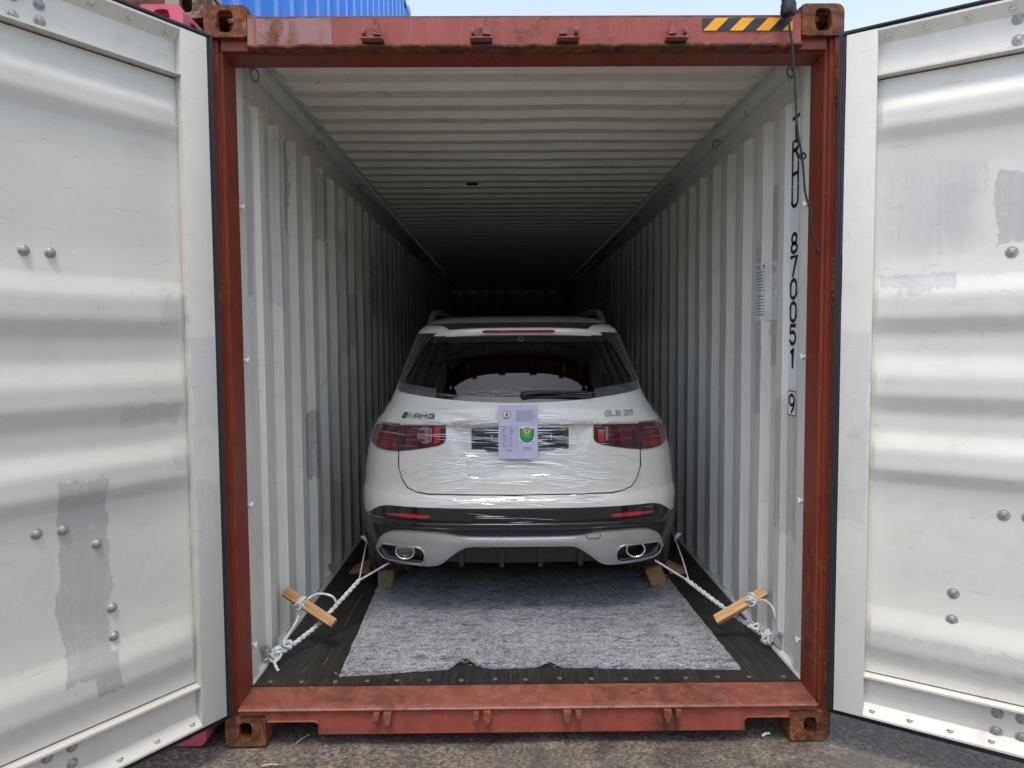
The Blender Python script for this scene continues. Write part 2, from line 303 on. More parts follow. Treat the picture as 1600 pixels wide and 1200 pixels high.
# ---------------------------------------------------------------- mesh helper
class MB:
    def __init__(s): s.v = []; s.f = []; s.mi = []
    def add(s, vs, fs, mi=0):
        k = len(s.v); s.v += [tuple(v) for v in vs]; s.f += [tuple(i+k for i in f) for f in fs]; s.mi += [mi]*len(fs); return s
    def box(s, a, b, ch=0, mi=0, T=None):
        x0, y0, z0 = (min(p, q) for p, q in zip(a, b)); x1, y1, z1 = (max(p, q) for p, q in zip(a, b))
        if ch <= 0:
            vs = [(x, y, z) for x in (x0, x1) for y in (y0, y1) for z in (z0, z1)]
            fs = [(0, 1, 3, 2), (4, 6, 7, 5), (0, 4, 5, 1), (2, 3, 7, 6), (0, 2, 6, 4), (1, 5, 7, 3)]
        else:
            bm = bmesh.new(); bmesh.ops.create_cube(bm, size=1)
            for v in bm.verts: v.co = Vector(((x0+x1)/2+v.co.x*(x1-x0), (y0+y1)/2+v.co.y*(y1-y0), (z0+z1)/2+v.co.z*(z1-z0)))
            bmesh.ops.bevel(bm, geom=bm.edges[:], offset=ch, segments=2, affect='EDGES', profile=.6)
            bm.verts.index_update(); vs = [v.co.copy() for v in bm.verts]; fs = [tuple(v.index for v in f.verts) for f in bm.faces]; bm.free()
        if T is not None: vs = [T @ Vector(v) for v in vs]
        return s.add(vs, fs, mi)
    def prism(s, poly, a, b, ax='z', mi=0, T=None):
        """extrude a 2D polygon along an axis; poly coords are the two other axes in xyz order"""
        n = len(poly); mk = {'z': lambda p, t: (p[0], p[1], t), 'y': lambda p, t: (p[0], t, p[1]), 'x': lambda p, t: (t, p[0], p[1])}[ax]
        vs = [mk(p, a) for p in poly]+[mk(p, b) for p in poly]
        if T is not None: vs = [T @ Vector(v) for v in vs]
        return s.add(vs, [tuple(range(n)), tuple(range(2*n-1, n-1, -1))]+[(i, i+n, (i+1) % n+n, (i+1) % n) for i in range(n)], mi)
    def tube(s, pts, r, n=8, cap=True, mi=0, closed=False):
        pts = [Vector(p) for p in pts]; N = len(pts); rs = r if isinstance(r, (list, tuple)) else [r]*N
        up = None; vs = []; fs = []
        for i, p in enumerate(pts):
            if closed: t = pts[(i+1) % N]-pts[i-1]
            else: t = pts[min(i+1, N-1)]-pts[max(i-1, 0)]
            if t.length < 1e-9: t = Vector((0, 0, 1))
            t.normalize()
            if up is None: up = Vector((0, 0, 1)) if abs(t.z) < .9 else Vector((1, 0, 0))
            a = up - t*up.dot(t)
            if a.length < 1e-6: a = t.orthogonal()
            a.normalize(); up = a; b = t.cross(a)
            vs += [p+(a*cos(2*pi*k/n)+b*sin(2*pi*k/n))*rs[i] for k in range(n)]
        for i in range(N if closed else N-1):
            j = (i+1) % N
            fs += [(i*n+k, i*n+(k+1) % n, j*n+(k+1) % n, j*n+k) for k in range(n)]
        if cap and not closed: fs += [tuple(range(n-1, -1, -1)), tuple((N-1)*n+k for k in range(n))]
        return s.add(vs, fs, mi)
    def lathe(s, prof, T=None, n=24, mi=0):
        """profile of (radius, height) about local z"""
        vs = []; fs = []; N = len(prof)
        for r, h in prof: vs += [Vector((r*cos(2*pi*k/n), r*sin(2*pi*k/n), h)) for k in range(n)]
        for i in range(N-1): fs += [(i*n+k, i*n+(k+1) % n, (i+1)*n+(k+1) % n, (i+1)*n+k) for k in range(n)]
        fs += [tuple(range(n-1, -1, -1)), tuple((N-1)*n+k for k in range(n))]
        if T is not None: vs = [T @ v for v in vs]
        return s.add(vs, fs, mi)
    def grid(s, P, closed=False, mi=0):
        nu = len(P); nv = len(P[0]); fs = []
        for i in range(nu-1):
            for j in range(nv if closed else nv-1):
                j2 = (j+1) % nv; fs.append((i*nv+j, i*nv+j2, (i+1)*nv+j2, (i+1)*nv+j))
        return s.add([p for row in P for p in row], fs, mi)
    def build(s, name, mat, parent=None, smooth=False, angle=40, fix=True):
        me = bpy.data.meshes.new(name); me.from_pydata(s.v, [], s.f)
        for q in (mat if isinstance(mat, (list, tuple)) else [mat]): me.materials.append(M[q] if isinstance(q, str) else q)
        if any(s.mi): me.polygons.foreach_set('material_index', s.mi)
        if fix:
            bm = bmesh.new(); bm.from_mesh(me); bmesh.ops.recalc_face_normals(bm, faces=bm.faces[:]); bm.to_mesh(me); bm.free()
        if smooth:
            me.polygons.foreach_set('use_smooth', [True]*len(me.polygons)); me.set_sharp_from_angle(angle=radians(angle))
        o = bpy.data.objects.new(name, me); COL.objects.link(o)
        if parent: o.parent = parent
        return o
def empty(name, label, cat, loc=(0, 0, 0), rotz=0, group=None):
    o = bpy.data.objects.new(name, None); COL.objects.link(o); o.location = loc; o.rotation_euler = (0, 0, rotz); o.empty_display_size = .1
    return tag(o, label, cat, group)
def tag(o, label, cat, group=None):
    o['label'] = label; o['category'] = cat
    if group: o['group'] = group
    return o
def clone(o, parent, loc=None, rot=None, scale=None):
    c = o.copy(); COL.objects.link(c); c.parent = parent
    if loc is not None: c.location = loc
    if rot is not None: c.rotation_euler = rot
    if scale is not None: c.scale = scale
    for ch in list(o.children): clone(ch, c)
    return c
def lerp(a, b, t): return a+(b-a)*t
def interp(x, tab):
    if x <= tab[0][0]: return tab[0][1]
    for (a, va), (b, vb) in zip(tab, tab[1:]):
        if x <= b: return lerp(va, vb, (x-a)/(b-a))
    return tab[-1][1]
def sstep(a, b, x):
    t = max(0, min(1, (x-a)/(b-a))); return t*t*(3-2*t)
def spline(pts, n=8):
    pts = [Vector(p) for p in pts]; out = []
    for i in range(len(pts)-1):
        p0 = pts[max(i-1, 0)]; p1 = pts[i]; p2 = pts[i+1]; p3 = pts[min(i+2, len(pts)-1)]
        for k in range(n):
            t = k/n; out.append(.5*((2*p1)+(p2-p0)*t+(2*p0-5*p1+4*p2-p3)*t*t+(3*p1-p0-3*p2+p3)*t**3))
    out.append(pts[-1]); return out

def holed_plate(mb, cx, cz, wx, hz, hw, hh, y0, y1, corner=0.0, round_corner=(0, 0, 0, 0), mi=0, mp=None):
    """plate in the XZ plane between y0 (front) and y1 with an oval (stadium) hole; round_corner radii tl,tr,br,bl"""
    n = 48; mp = mp or (lambda x, y, z: (x, y, z)); O = []; H = []
    for k in range(n):
        a = 2*pi*(k+.5)/n; dx, dz = cos(a), sin(a)
        t = min(wx/2/abs(dx) if abs(dx) > 1e-9 else 9, hz/2/abs(dz) if abs(dz) > 1e-9 else 9)
        px, pz = dx*t, dz*t
        idx = (0 if pz > 0 else 3) if px < 0 else (1 if pz > 0 else 2); rc = round_corner[idx]
        if rc > 0:
            ex, ez = abs(px)-(wx/2-rc), abs(pz)-(hz/2-rc)
            if ex > 0 and ez > 0:
                # pull onto the rounded corner along the ray
                lo, hi = .5, 1.
                for _ in range(20):
                    q = (lo+hi)/2; e1, e2 = abs(px)*q-(wx/2-rc), abs(pz)*q-(hz/2-rc)
                    inside = (e1 <= 0 or e2 <= 0) or e1*e1+e2*e2 < rc*rc
                    lo, hi = (q, hi) if inside else (lo, q)
                px *= lo; pz *= lo
        O.append((cx+px, cz+pz))
        p = 4.0; r = 1/((abs(dx)/hw)**p+(abs(dz)/hh)**p)**(1/p); H.append((cx+dx*r, cz+dz*r))
    rings = [[mp(x, y0, z) for x, z in H], [mp(x, y0, z) for x, z in O], [mp(x, y1, z) for x, z in O], [mp(x, y1, z) for x, z in H], [mp(x, y0, z) for x, z in H]]
    mb.grid(rings, closed=True, mi=mi)

def casting(name, mat, parent, side, top):
    """ISO corner casting; side -1/+1, top True/False; origin at container frame coords (front face y=0)"""
    xo = side*1.219; xi = side*1.057; z0, z1 = (2.778, 2.896) if top else (0.0, .118); cx = (xo+xi)/2; cz = (z0+z1)/2; t = .026
    mb = MB()
    rc = [0, 0, 0, 0]; R = .03
    if top: rc[0 if side < 0 else 1] = R
    else: rc[3 if side < 0 else 2] = R
    holed_plate(mb, cx, cz, (.162), .118, .031 if top else .026, .041 if top else .038, 0, t, round_corner=tuple(rc))
    # top (or bottom) plate with the twist-lock hole, inset from the rounded outer edge
    e = side*(.162/2)-side*.028
    hp = MB(); zz = (z1-.028, z1-.001) if top else (z0+.001, z0+.028)
    cyy = .178/2+t/2
    holed_plate(hp, cx-side*.015, cyy, .130, .178-t-.002, .032, .055, zz[0], zz[1], mp=lambda x, y, z: (x, z, y))
    mb.v, mb.f, mb.mi = mb.v, mb.f, mb.mi; mb.add(hp.v, hp.f)
    # inner wall, outer wall with side hole, back wall, other plate
    mb.box((xi, t+.001, z0+.001), (xi+side*.02, .178, z1-.001), .002)
    op = MB(); holed_plate(op, cyy, cz, .178-t-.002, .118-.034, .036, .026, xo-side*.001, xo-side*.022, mp=lambda x, y, z: (y, x, z)); mb.add(op.v, op.f)
    mb.box((xi+side*.021, .160, z0+.002), (xo-side*.024, .1775, z1-.03), .002)
    if top: mb.box((xi+side*.021, t+.001, z0+.0005), (xo-side*.024, .159, z0+.012))
    else: mb.box((xi+side*.021, t+.001, z1-.0125), (xo-side*.024, .159, z1-.0005))
    return mb.build(name, mat, parent, True, 30)

# ---------------------------------------------------------------- stroke lettering
def arc(cx, cy, rx, ry, a0, a1, n=8): return [(cx+rx*cos(radians(lerp(a0, a1, k/n))), cy+ry*sin(radians(lerp(a0, a1, k/n)))) for k in range(n+1)]
GL = {
 'T': [[(0, 1), (1, 1)], [(.5, 1), (.5, 0)]], 'H': [[(0, 0), (0, 1)], [(1, 0), (1, 1)], [(0, .5), (1, .5)]],
 'R': [[(0, 0), (0, 1), (.55, 1)]+arc(.55, .76, .45, .24, 90, -90)+[(0, .52)], [(.5, .52), (1, 0)]],
 'U': [[(0, 1), (0, .3)]+arc(.5, .3, .5, .3, 180, 360)+[(1, 1)]], 'I': [[(.5, 0), (.5, 1)]], 'L': [[(0, 1), (0, 0), (1, 0)]],
 'C': [arc(.5, .7, .5, .3, 30, 180)+arc(.5, .3, .5, .3, 180, 330)], 'S': [arc(.5, .75, .45, .25, 30, 270)+arc(.5, .25, .45, .25, 90, -150)],
 'P': [[(0, 0), (0, 1), (.55, 1)]+arc(.55, .74, .45, .26, 90, -90)+[(0, .48)]], 'E': [[(1, 1), (0, 1), (0, 0), (1, 0)], [(0, .5), (.8, .5)]],
 '8': [arc(.5, .745, .42, .255, -90, 270, 16), arc(.5, .245, .5, .245, 90, 450, 16)], '7': [[(0, 1), (1, 1), (.35, 0)]],
 '0': [[(0, .3), (0, .7)]+arc(.5, .7, .5, .3, 180, 0)+[(1, .3)]+arc(.5, .3, .5, .3, 0, -180)],
 '5': [[(.92, 1), (.1, 1), (.05, .56)]+arc(.48, .33, .5, .33, 120, -150)], '1': [[(.25, .82), (.55, 1), (.55, 0)]],
 '9': [arc(.5, .7, .48, .3, 0, 360, 16)+[(.96, .5), (.86, .28), (.5, 0)]], 'A': [[(0, 0), (.18, .8), (.35, 1), (.75, 1), (1, .8), (1, 0)], [(.1, .42), (1, .42)]],
 'M': [[(0, 0), (.1, 1), (.5, .35), (.9, 1), (1, 0)]], 'G': [[(1, .8), (.85, 1), (.2, 1), (0, .75), (0, .25), (.2, 0), (1, 0), (1, .48), (.55, .48)]],
 'B': [[(0, 0), (0, 1), (.8, 1), (.95, .85), (.95, .65), (.8, .53), (0, .53)], [(.8, .53), (1, .38), (1, .15), (.85, 0), (0, 0)]],
 '3': [[(0, 1), (.85, 1), (1, .85), (1, .66), (.8, .53), (.3, .53)], [(.8, .53), (1, .4), (1, .15), (.85, 0), (0, 0)]],
 '/': [[(0, 0), (1, 1)]], '-': [[(0, .5), (1, .5)]], 'O': [arc(.5, .5, .5, .5, 0, 360, 20)], 'D': [[(0, 0), (0, 1), (.5, 1)]+arc(.5, .5, .5, .5, 90, -90)+[(0, 0)]], 'N': [[(0, 0), (0, 1), (1, 0), (1, 1)]],
}
def strokes(mb, ch, fn, w, h, t, mi=0, ox=0, oy=0, skew=0):
    """ribbons for one glyph; fn maps (u,v) in metres to a 3D point"""
    for pl in GL.get(ch, []):
        pts = [Vector((ox+(p[0]*w)+skew*p[1]*h, oy+p[1]*h)) for p in pl]
        L = []; Rr = []
        for i, p in enumerate(pts):
            a = pts[max(i-1, 0)]; b = pts[min(i+1, len(pts)-1)]
            if (pts[0]-pts[-1]).length < 1e-6 and i in (0, len(pts)-1): a, b = pts[-2], pts[1]
            d = (b-a); d = d.normalized() if d.length > 1e-9 else Vector((1, 0)); nn = Vector((-d.y, d.x))
            k = 1.0
            if 0 < i < len(pts)-1:
                e = (pts[i]-pts[i-1]).normalized(); k = 1/max(.55, abs(nn.dot(Vector((-e.y, e.x)))))
            ex = d*t/2 if i == len(pts)-1 else (-d*t/2 if i == 0 else Vector((0, 0)))
            if (pts[0]-pts[-1]).length < 1e-6: ex = Vector((0, 0))
            L.append(fn(*(p+nn*t/2*k+ex))); Rr.append(fn(*(p-nn*t/2*k+ex)))
        mb.grid([L, Rr], mi=mi)

# ================================================================= GROUND
gm = MB()
xs = [-60, -20, -8]+[-4+.1*i for i in range(81)]+[8, 20, 60]; ys = [-60, -25, -10, -5]+[-2+.08*i for i in range(40)]+[3, 8, 20, 60]
gm.grid([[(x, y, (.010*mnoise.noise((x*2.2, y*2.2, 0))+.004*mnoise.noise((x*9, y*9, 3)))-.008 if abs(x) < 5 and -3 < y < 2 else -.012) for x in xs] for y in ys])
g = gm.build('ground', 'ground', None, True, 80); g['kind'] = 'structure'
cy = simple('bounce_concrete', (.38, .36, .33), .85, 0, 0, .25, 3); M['concrete'] = cy
o = MB().box((-45, -45, -.02), (45, -3.6, .006)).build('bounce_pavement', 'concrete'); o['kind'] = 'structure'  # unseen pale slab added to bounce light up onto the ceiling ribs

# ================================================================= MAIN CONTAINER
box = empty('shipping_container', 'open red-framed shipping container with white interior, the white car standing inside it', 'container')
for side in (-1, 1):
    casting('corner_casting', 'rust_cast' if side < 0 else 'rust_cast2', box, side, True)
    casting('corner_casting', 'rust_cast', box, side, False)
    s = side
    prof = [(1.165, .166), (1.165, .042), (1.177, .042), (1.177, .024), (1.191, .024), (1.191, .012), (1.2185, .012), (1.2185, .166)]
    MB().prism([(s*x, y) for x, y in prof], .119, 2.777).build('corner_post', 'red_deep', box)
    # hinges: barrel, lugs on the post's outer face
    for z in (2.60, 1.86, 1.06, .27):
        hb = MB(); hb.box((s*1.193, -.012, z-.055), (s*1.215, .0115, z+.055), .003); hb.tube([(s*1.212, -.022, z-.075), (s*1.212, -.022, z+.075)], .011, 12)
        hb.box((s*1.196, -.024, z+.06), (s*1.22, .01, z+.078), .002); hb.box((s*1.196, -.024, z-.078), (s*1.22, .01, z-.06), .002)
        hb.build('hinge', 'hinge', box, True, 35)
# header: faded face, rusty lip, deep underside
MB().prism([(.004, 2.752), (.004, 2.853), (.012, 2.859), (.10, 2.862), (.10, 2.7525)], -1.055, 1.055, 'x').build('header', 'red_header', box)
lip = []
N = 150
lm = MB(); rows = []
for i in range(N+1):
    x = lerp(-1.056, 1.056, i/N); d = .0025*mnoise.noise((x*14, 0, 0))+.002*mnoise.noise((x*45, 2, 0))
    rows.append([(x, -.004-d, 2.750+d), (x, -.011-d, 2.744), (x, -.010-d, 2.737+d), (x, .003, 2.732+d*.5), (x, .0505, 2.733), (x, .0505, 2.7515), (x, .003, 2.7515)])
lm.grid(rows, closed=True).build('header_lip', 'rust_lip', box, True, 50)
MB().prism([(.052, 2.730), (.052, 2.7515), (.166, 2.7515), (.166, 2.728)], -1.164, 1.164, 'x').build('header_underside', 'red_deep', box)
MB().box((-1.164, .101, 2.752), (1.164, .166, 2.866)).build('header_back', 'red_deep', box)
for s in (-1, 1):   # gussets between casting and header
    MB().prism([(s*1.056, .005), (s*1.022, .0035), (s*1.022, .03), (s*1.056, .03)], 2.7525, 2.860).build('header_gusset', 'red_faded', box)
    MB().box((s*1.057, .026, 2.737), (s*1.164, .051, 2.777)).build('header_end', 'red_deep', box)
# hazard tape on the header
hz = MB()
def para(x0, x1, sl, z0=2.796, z1=2.843): return [(x0, z0), (x1, z0), (x1+sl, z1), (x0+sl, z1)]
X0, X1 = .677, 1.021
tb = MB().prism([(X0, 2.796), (X1, 2.796), (X1, 2.843), (X0, 2.843)], .0015, .0038, 'y').build('hazard_tape', 'black_tape', box); tb['label'] = 'black and yellow striped hazard tape'
def clip_poly(poly, x0, x1):
    for sgn, lim in ((1, x0), (-1, -x1)):
        out = []
        for i, p in enumerate(poly):
            q = poly[(i+1) % len(poly)]; a = sgn*p[0] >= lim; b = sgn*q[0] >= lim
            if a: out.append(p)
            if a != b: t = (lim-sgn*p[0])/(sgn*q[0]-sgn*p[0]); out.append((sgn*lim, lerp(p[1], q[1], t)))
        poly = out
    return poly
for k in range(5):
    pl = clip_poly(para(X0+.002+.101*k, X0+.052+.101*k, .047), X0, X1)
    if len(pl) > 2: MB().prism(pl, -.0004, .0012, 'y').build('stripe', 'yellow', tb)
# sill: sloped threshold, rounded nose, front face, fork recesses near the castings
MB().prism([(.009, .148), (.014, .157), (.157, .166), (.157, .118), (.009, .1215)], -1.164, 1.164, 'x').build('threshold', 'red_sill', box)
nm = MB(); rows = []
for i in range(N+1):
    x = lerp(-1.16, 1.16, i/N); d = .002*mnoise.noise((x*12, 7, 0))+.0015*mnoise.noise((x*40, 2, 5))
    rows.append([(x, -.003, .1595+d*.3), (x, -.011-d, .158), (x, -.015-d, .152), (x, -.012-d, .146+d), (x, -.003, .1445)])
nm.grid(rows, closed=True).build('sill_nose', 'red_sill', box, True, 50)
sp = [(-1.0555, .1430), (-1.0555, .110), (-1.03, .101), (-.855, .101), (-.838, .092), (-.838, .048), (.864, .048), (.864, .088), (.88, .101), (1.03, .101), (1.0555, .110), (1.0555, .1430)]
MB().prism(sp, -.002, .0075, 'y').build('sill', 'red_faded', box)
MB().tube([(-1.05, -.004, .103), (-.857, -.004, .103), (-.842, -.004, .094), (-.840, -.004, .05)], .004, 6).build('recess_edge', 'red_sill', box, True); lipm = MB(); lipm.tube([(1.05, -.004, .103), (.878, -.004, .103), (.866, -.004, .09), (.866, -.004, .05)], .004, 6)
lipm.build('recess_edge', 'red_sill', box, True)
MB().box((-.838, .008, .05), (.864, .30, .062)).build('sill_bottom', 'brown_steel', box)
MB().box((-1.056, .16, .02), (1.056, .178, .117)).build('bolster', 'brown_steel', box)
# door lock keepers on header and sill
def keeper(x, z, flip, down):
    f = -1 if flip else 1; mb = MB()
    if not down:
        T = Matrix.Translation((x, 0, z))
        mb.prism([(-.038*f, -.028), (.038*f, -.028), (.030*f, .010), (.006*f, .014), (-.026*f, .012), (-.037*f, -.002)], -.022, .0035, 'y', T=T)
        mb.prism([(.006*f, -.020), (.036*f, -.024), (.026*f, .034), (.010*f, .034)], -.052, -.0225, 'y', T=T)
        mb.box((x-.038*f, -.046, z-.016), (x-.024*f, -.0225, z+.004), .003); mb.box((x-.042*f, -.048, z-.034), (x+.042*f, .003, z-.0285), .001)
    else:
        T = Matrix.Translation((x, 0, z))
        mb.prism([(-.036*f, -.018), (-.020*f, -.022), (-.012*f, .0), (-.014*f, .016), (-.036*f, .016)], -.030, -.0025, 'y', T=T)
        mb.prism([(.004*f, .018), (.034*f, .018), (.034*f, -.004), (.024*f, -.040), (.014*f, -.040), (.006*f, -.006)], -.034, -.0025, 'y', T=T)
        mb.tube([(x-.026*f, -.036, z), (x-.026*f, -.004, z)], .012, 10); mb.tube([(x+.019*f, -.040, z-.018), (x+.019*f, -.004, z-.018)], .010, 8)
    mb.build('lock_keeper', 'red_keeper' if not down else 'brown_keeper', box, True, 30)
for x, fl in ((-.576, 0), (-.166, 0), (.161, 1), (.572, 1)): keeper(x, 2.786, fl, False)
for x, fl in ((-.582, 0), (-.185, 0), (.173, 1), (.573, 1)): keeper(x, .128, fl, True)

# corrugated side walls
LEN = 12.0
def wall_profile():
    p = [(.166, 1.168), (.245, 1.168), (.275, 1.190), (.405, 1.190), (.430, 1.170), (.498, 1.170)]; y = .498
    while y+.2735 < LEN-.02: p += [(y+.040, 1.206), (y+.160, 1.206), (y+.197, 1.170), (y+.2735, 1.170)]; y += .2735
    p += [(LEN, 1.170)]; return p
WP = wall_profile()
def wall_x(y): return interp(y, WP)
for s in (-1, 1):
    mb = MB(); rows = []
    for z, k in ((.166, 0), (.178, 0), (.20, 1), (.45, 1), (.75, 1), (1.05, 1), (1.35, 1), (1.65, 1), (1.95, 1), (2.3, 1), (2.660, 1), (2.700, 0), (2.84, 0)):
        # corrugation runs out flat towards the outer plane at the top and bottom ends
        rows.append([(s*((lerp(1.206, x, k) if y > .3 else x)+(.0045*mnoise.noise((y*1.9, z*1.6, s*4))+.002*mnoise.noise((y*6, z*3, s)) if k and y > .45 else 0)), y+(.004*mnoise.noise((y*3, z*1.3, s*7)) if k and .45 < y < 11 else 0), z) for y, x in WP])
    mb.grid(rows)
    rows2 = [[(p[0]+s*.004, p[1], p[2]) for p in r] for r in rows]; mb.grid(rows2, mi=1)
    mb.build('side_wall', ['wall_left' if s < 0 else 'wall_right', 'red_faded'], box, fix=False)
    # top and bottom rails
    MB().box((s*1.150, .167, 2.800), (s*1.205, LEN, 2.8585), .003).build('top_rail', 'white_trim', box, True, 30)
    MB().box((s*1.2115, .179, .03), (s*1.2185, LEN, .165)).build('bottom_rail', 'red_faded', box)
    MB().prism([(s*1.162, .1705), (s*1.204, .1705), (s*1.204, .19), (s*1.166, .182)], .168, LEN-.01, 'y').build('bottom_trim', 'wall_left' if s < 0 else 'wall_right', box)
    # small studs on the white inner post
    for z in (2.177, 1.548, .94, .338):
        st = MB(); st.tube([(s*1.170, .185, z), (s*1.152, .185, z)], .006, 8); st.tube([(s*1.155, .178, z-.009), (s*1.155, .192, z+.009)], .005, 6); st.build('lashing_stud', 'white_trim', box, True)
# lashing rings
def ring_mesh():
    mb = MB(); pts = [(.0, 0, 0)]
    mb.tube(spline([(0, 0, .012), (-.024, 0, .004), (-.036, -.006, -.022), (-.030, -.014, -.05), (-.012, -.012, -.058), (.006, -.004, -.03), (0, .012, -.002), (.002, .018, .006)], 6), .0055, 8)
    mb.box((-.002, -.016, -.004), (.012, .016, .018), .003); return mb
rtop = ring_mesh().build('lashing_ring', 'steel_rod', box, True); rtop.scale = (.75, .75, .75); rtop.location = (-1.166, .354, 2.79); rtop.rotation_euler = (0, 0, pi)
for y in (1.43, 2.54, 3.92, 5.3, 6.7): clone(rtop, box, (-1.166, y, 2.79))
for y in (.35, 1.43, 2.55, 3.92, 5.3, 6.7): clone(rtop, box, (1.166, y, 2.79), (0, 0, 0))
for y in (.33, 1.50, 2.6): clone(rtop, box, (-1.172, y, .255)); clone(rtop, box, (1.172, y+.08, .255), (0, 0, 0))
# roof: pressed corrugations across, tapering near the rails
rm = MB(); xsr = [-1.149, -1.135, -1.122, -1.110, -1.098, -1.085, -.95]+[-.8+.16*i for i in range(11)]+[.95, 1.085, 1.098, 1.110, 1.122, 1.135, 1.149]
ysr = [(.167, 0)]; y = .629-.2037*2
while y < LEN-.2: ysr += [(y-.075, 0), (y-.045, 1), (y+.050, 1), (y+.066, 0)] ; y += .2037
ysr = [(a, b) for a, b in ysr if a > .17 or b == 0]; ysr = sorted(set(ysr)); ysr.append((LEN, 0))
def roof_prof(x): return sstep(1.135, 1.085, abs(x))
dent = lambda x, y: .006*mnoise.noise((x*1.7, y*.9, 4))+.003*mnoise.noise((x*4, y*3, 8))
rm.grid([[(x, yy, 2.857-(.033*(1-b))*roof_prof(x)+ (dent(x, yy) if abs(x) < 1.1 else 0)) for x in xsr] for yy, b in ysr])
rm.grid([[(x, yy, 2.862+.012) for x in (-1.205, 1.205)] for yy in (.1, LEN)], mi=1)
rm.build('roof', ['roof', 'red_faded'], box, False, fix=False)
MB().box((-.375, 2.62, 2.828), (-.29, 2.70, 2.833)).build('tape_scrap', 'matte_black', box)
# floor boards and screws
nb = 8; x0 = -1.166; bw = 2.332/4
for i in range(4):
    for j in range(3):
        a = .159+ j*((LEN-.2)/3); b = .159+(j+1)*((LEN-.2)/3)
        MB().box((x0+i*bw+.001, a, .142), (x0+(i+1)*bw-.001, b-.002, .170)).build('floor_board', 'floor', box)
scm = MB(); scm.lathe([(.011, 0), (.011, .0012), (.008, .0026), (.003, .0028)], n=12)
sc0 = scm.build('screw', 'floor_screw', box, True); sc0.location = (-1.10, .195, .1702)
for i in range(1, 17): clone(sc0, box, (-1.10+i*.1375+random.uniform(-.01, .01), .195+random.uniform(-.006, .006), .1702))
# end wall
em = MB(); rows = []
px = -1.17; prof = [(-1.205, LEN)]
while px < .9: prof += [(px, LEN), (px+.07, LEN+.03), (px+.14, LEN+.03), (px+.21, LEN)]; px += .28
prof += [(1.205, LEN)]
em.grid([[(a, b, z) for a, b in prof] for z in (.1, 2.87)]); em.build('end_wall', 'end_darkened', box)
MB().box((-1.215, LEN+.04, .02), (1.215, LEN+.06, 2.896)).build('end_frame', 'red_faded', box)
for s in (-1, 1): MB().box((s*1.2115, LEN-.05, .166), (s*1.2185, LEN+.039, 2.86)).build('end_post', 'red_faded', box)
MB().box((-1.16, LEN-.06, 2.74), (1.16, LEN-.01, 2.857)).build('end_header', 'end_darkened', box)

# wall lettering: container number on the first trough of the right wall
def wall_fn(s, off, ybase):
    return lambda u, v: (s*(wall_x(ybase-s*u)-off), ybase-s*u, v)
decal = MB(); f = wall_fn(1, .0012, .402)
decal.grid([[f(u, z) for u in (0, .045, .09)] for z in (1.405, 1.7, 2.0, 2.3, 2.605)]); dd = decal.build('number_decal', 'decal_white', box, fix=False)
f = wall_fn(1, .0022, .394); z = 2.505
for ch in 'TRHU 870051':
    if ch != ' ': let = MB(); strokes(let, ch, f, .060, .081, .0170, 0, 0.006, z); let.build('lettering', 'ink', dd, fix=False)
    z -= .1005
dd['label'] = 'white strip with black vertical number TRHU 870051'
d9 = MB(); f = wall_fn(1, .0012, .402); d9.grid([[f(u, z) for u in (0, .045, .09)] for z in (1.282, 1.392)]); dd9 = d9.build('check_digit_decal', 'decal_white', box, fix=False)
l9 = MB(); f = wall_fn(1, .0022, .394); strokes(l9, '9', f, .056, .075, .0150, 0, .008, 1.299); l9.build('lettering', 'ink', dd9, fix=False); l9 = MB()
for a, b in (((-.008, 1.284), (.082, 1.284)), ((-.008, 1.390), (.082, 1.390)), ((-.006, 1.284), (-.006, 1.390)), ((.080, 1.284), (.080, 1.390))):
    A, B = Vector(a), Vector(b); d = (B-A).normalized(); nn = Vector((-d.y, d.x))*.002
    l9.grid([[f(*(A+nn)), f(*(B+nn))], [f(*(A-nn)), f(*(B-nn))]])
l9.build('digit_frame', 'ink', dd9, fix=False)
# specification sheet on the right wall
sm = MB(); f = wall_fn(1, .0012, .765); us = [.0, .02, .045, .06, .08, .12, .16, .20]
sm.grid([[f(u, z) for u in us] for z in (1.715, 1.85, 2.0)]); ss = sm.build('specification_sheet', 'paper_white', box, fix=False)
lt = MB(); f = wall_fn(1, .0024, .762); u = .006
for ch in 'TCIL SPEC':
    if ch != ' ': strokes(lt, ch, f, .009 if ch != 'I' else .004, .017, .003, 0, u, 1.968)
    u += .0145 if ch != 'I' else .009
for i in range(15):
    if i == 7: continue
    z = 1.950-i*.0148; u = .006
    while u < .125:
        wd = random.uniform(.006, .016); n_ = 4; lt.grid([[f(u+wd*k/3, z+q) for k in range(4)] for q in (0, .0035)]); u += wd+.003
lt.grid([[f(.003+.13*k/6, 1.9525+q) for k in range(7)] for q in (0, .0015)]); lt.grid([[f(.003+.13*k/6, 1.842+q) for k in range(7)] for q in (0, .0015)])
lt.build('lettering', 'ink', ss, fix=False)
# little stencil marks high on both walls
for s in (-1, 1):
    f = wall_fn(s, .0015, .84)
    for ch, zz, hh, tt in [('H', 2.65, .014, .006), ('H', 2.622, .014, .006), ('H', 2.594, .014, .006)]+([('C', 2.50, .03, .004)] if s > 0 else []):
        st = MB(); strokes(st, ch, f, .02, hh, tt, 0, -.01, zz); st.build('stencil_mark', 'ink', box, fix=False)

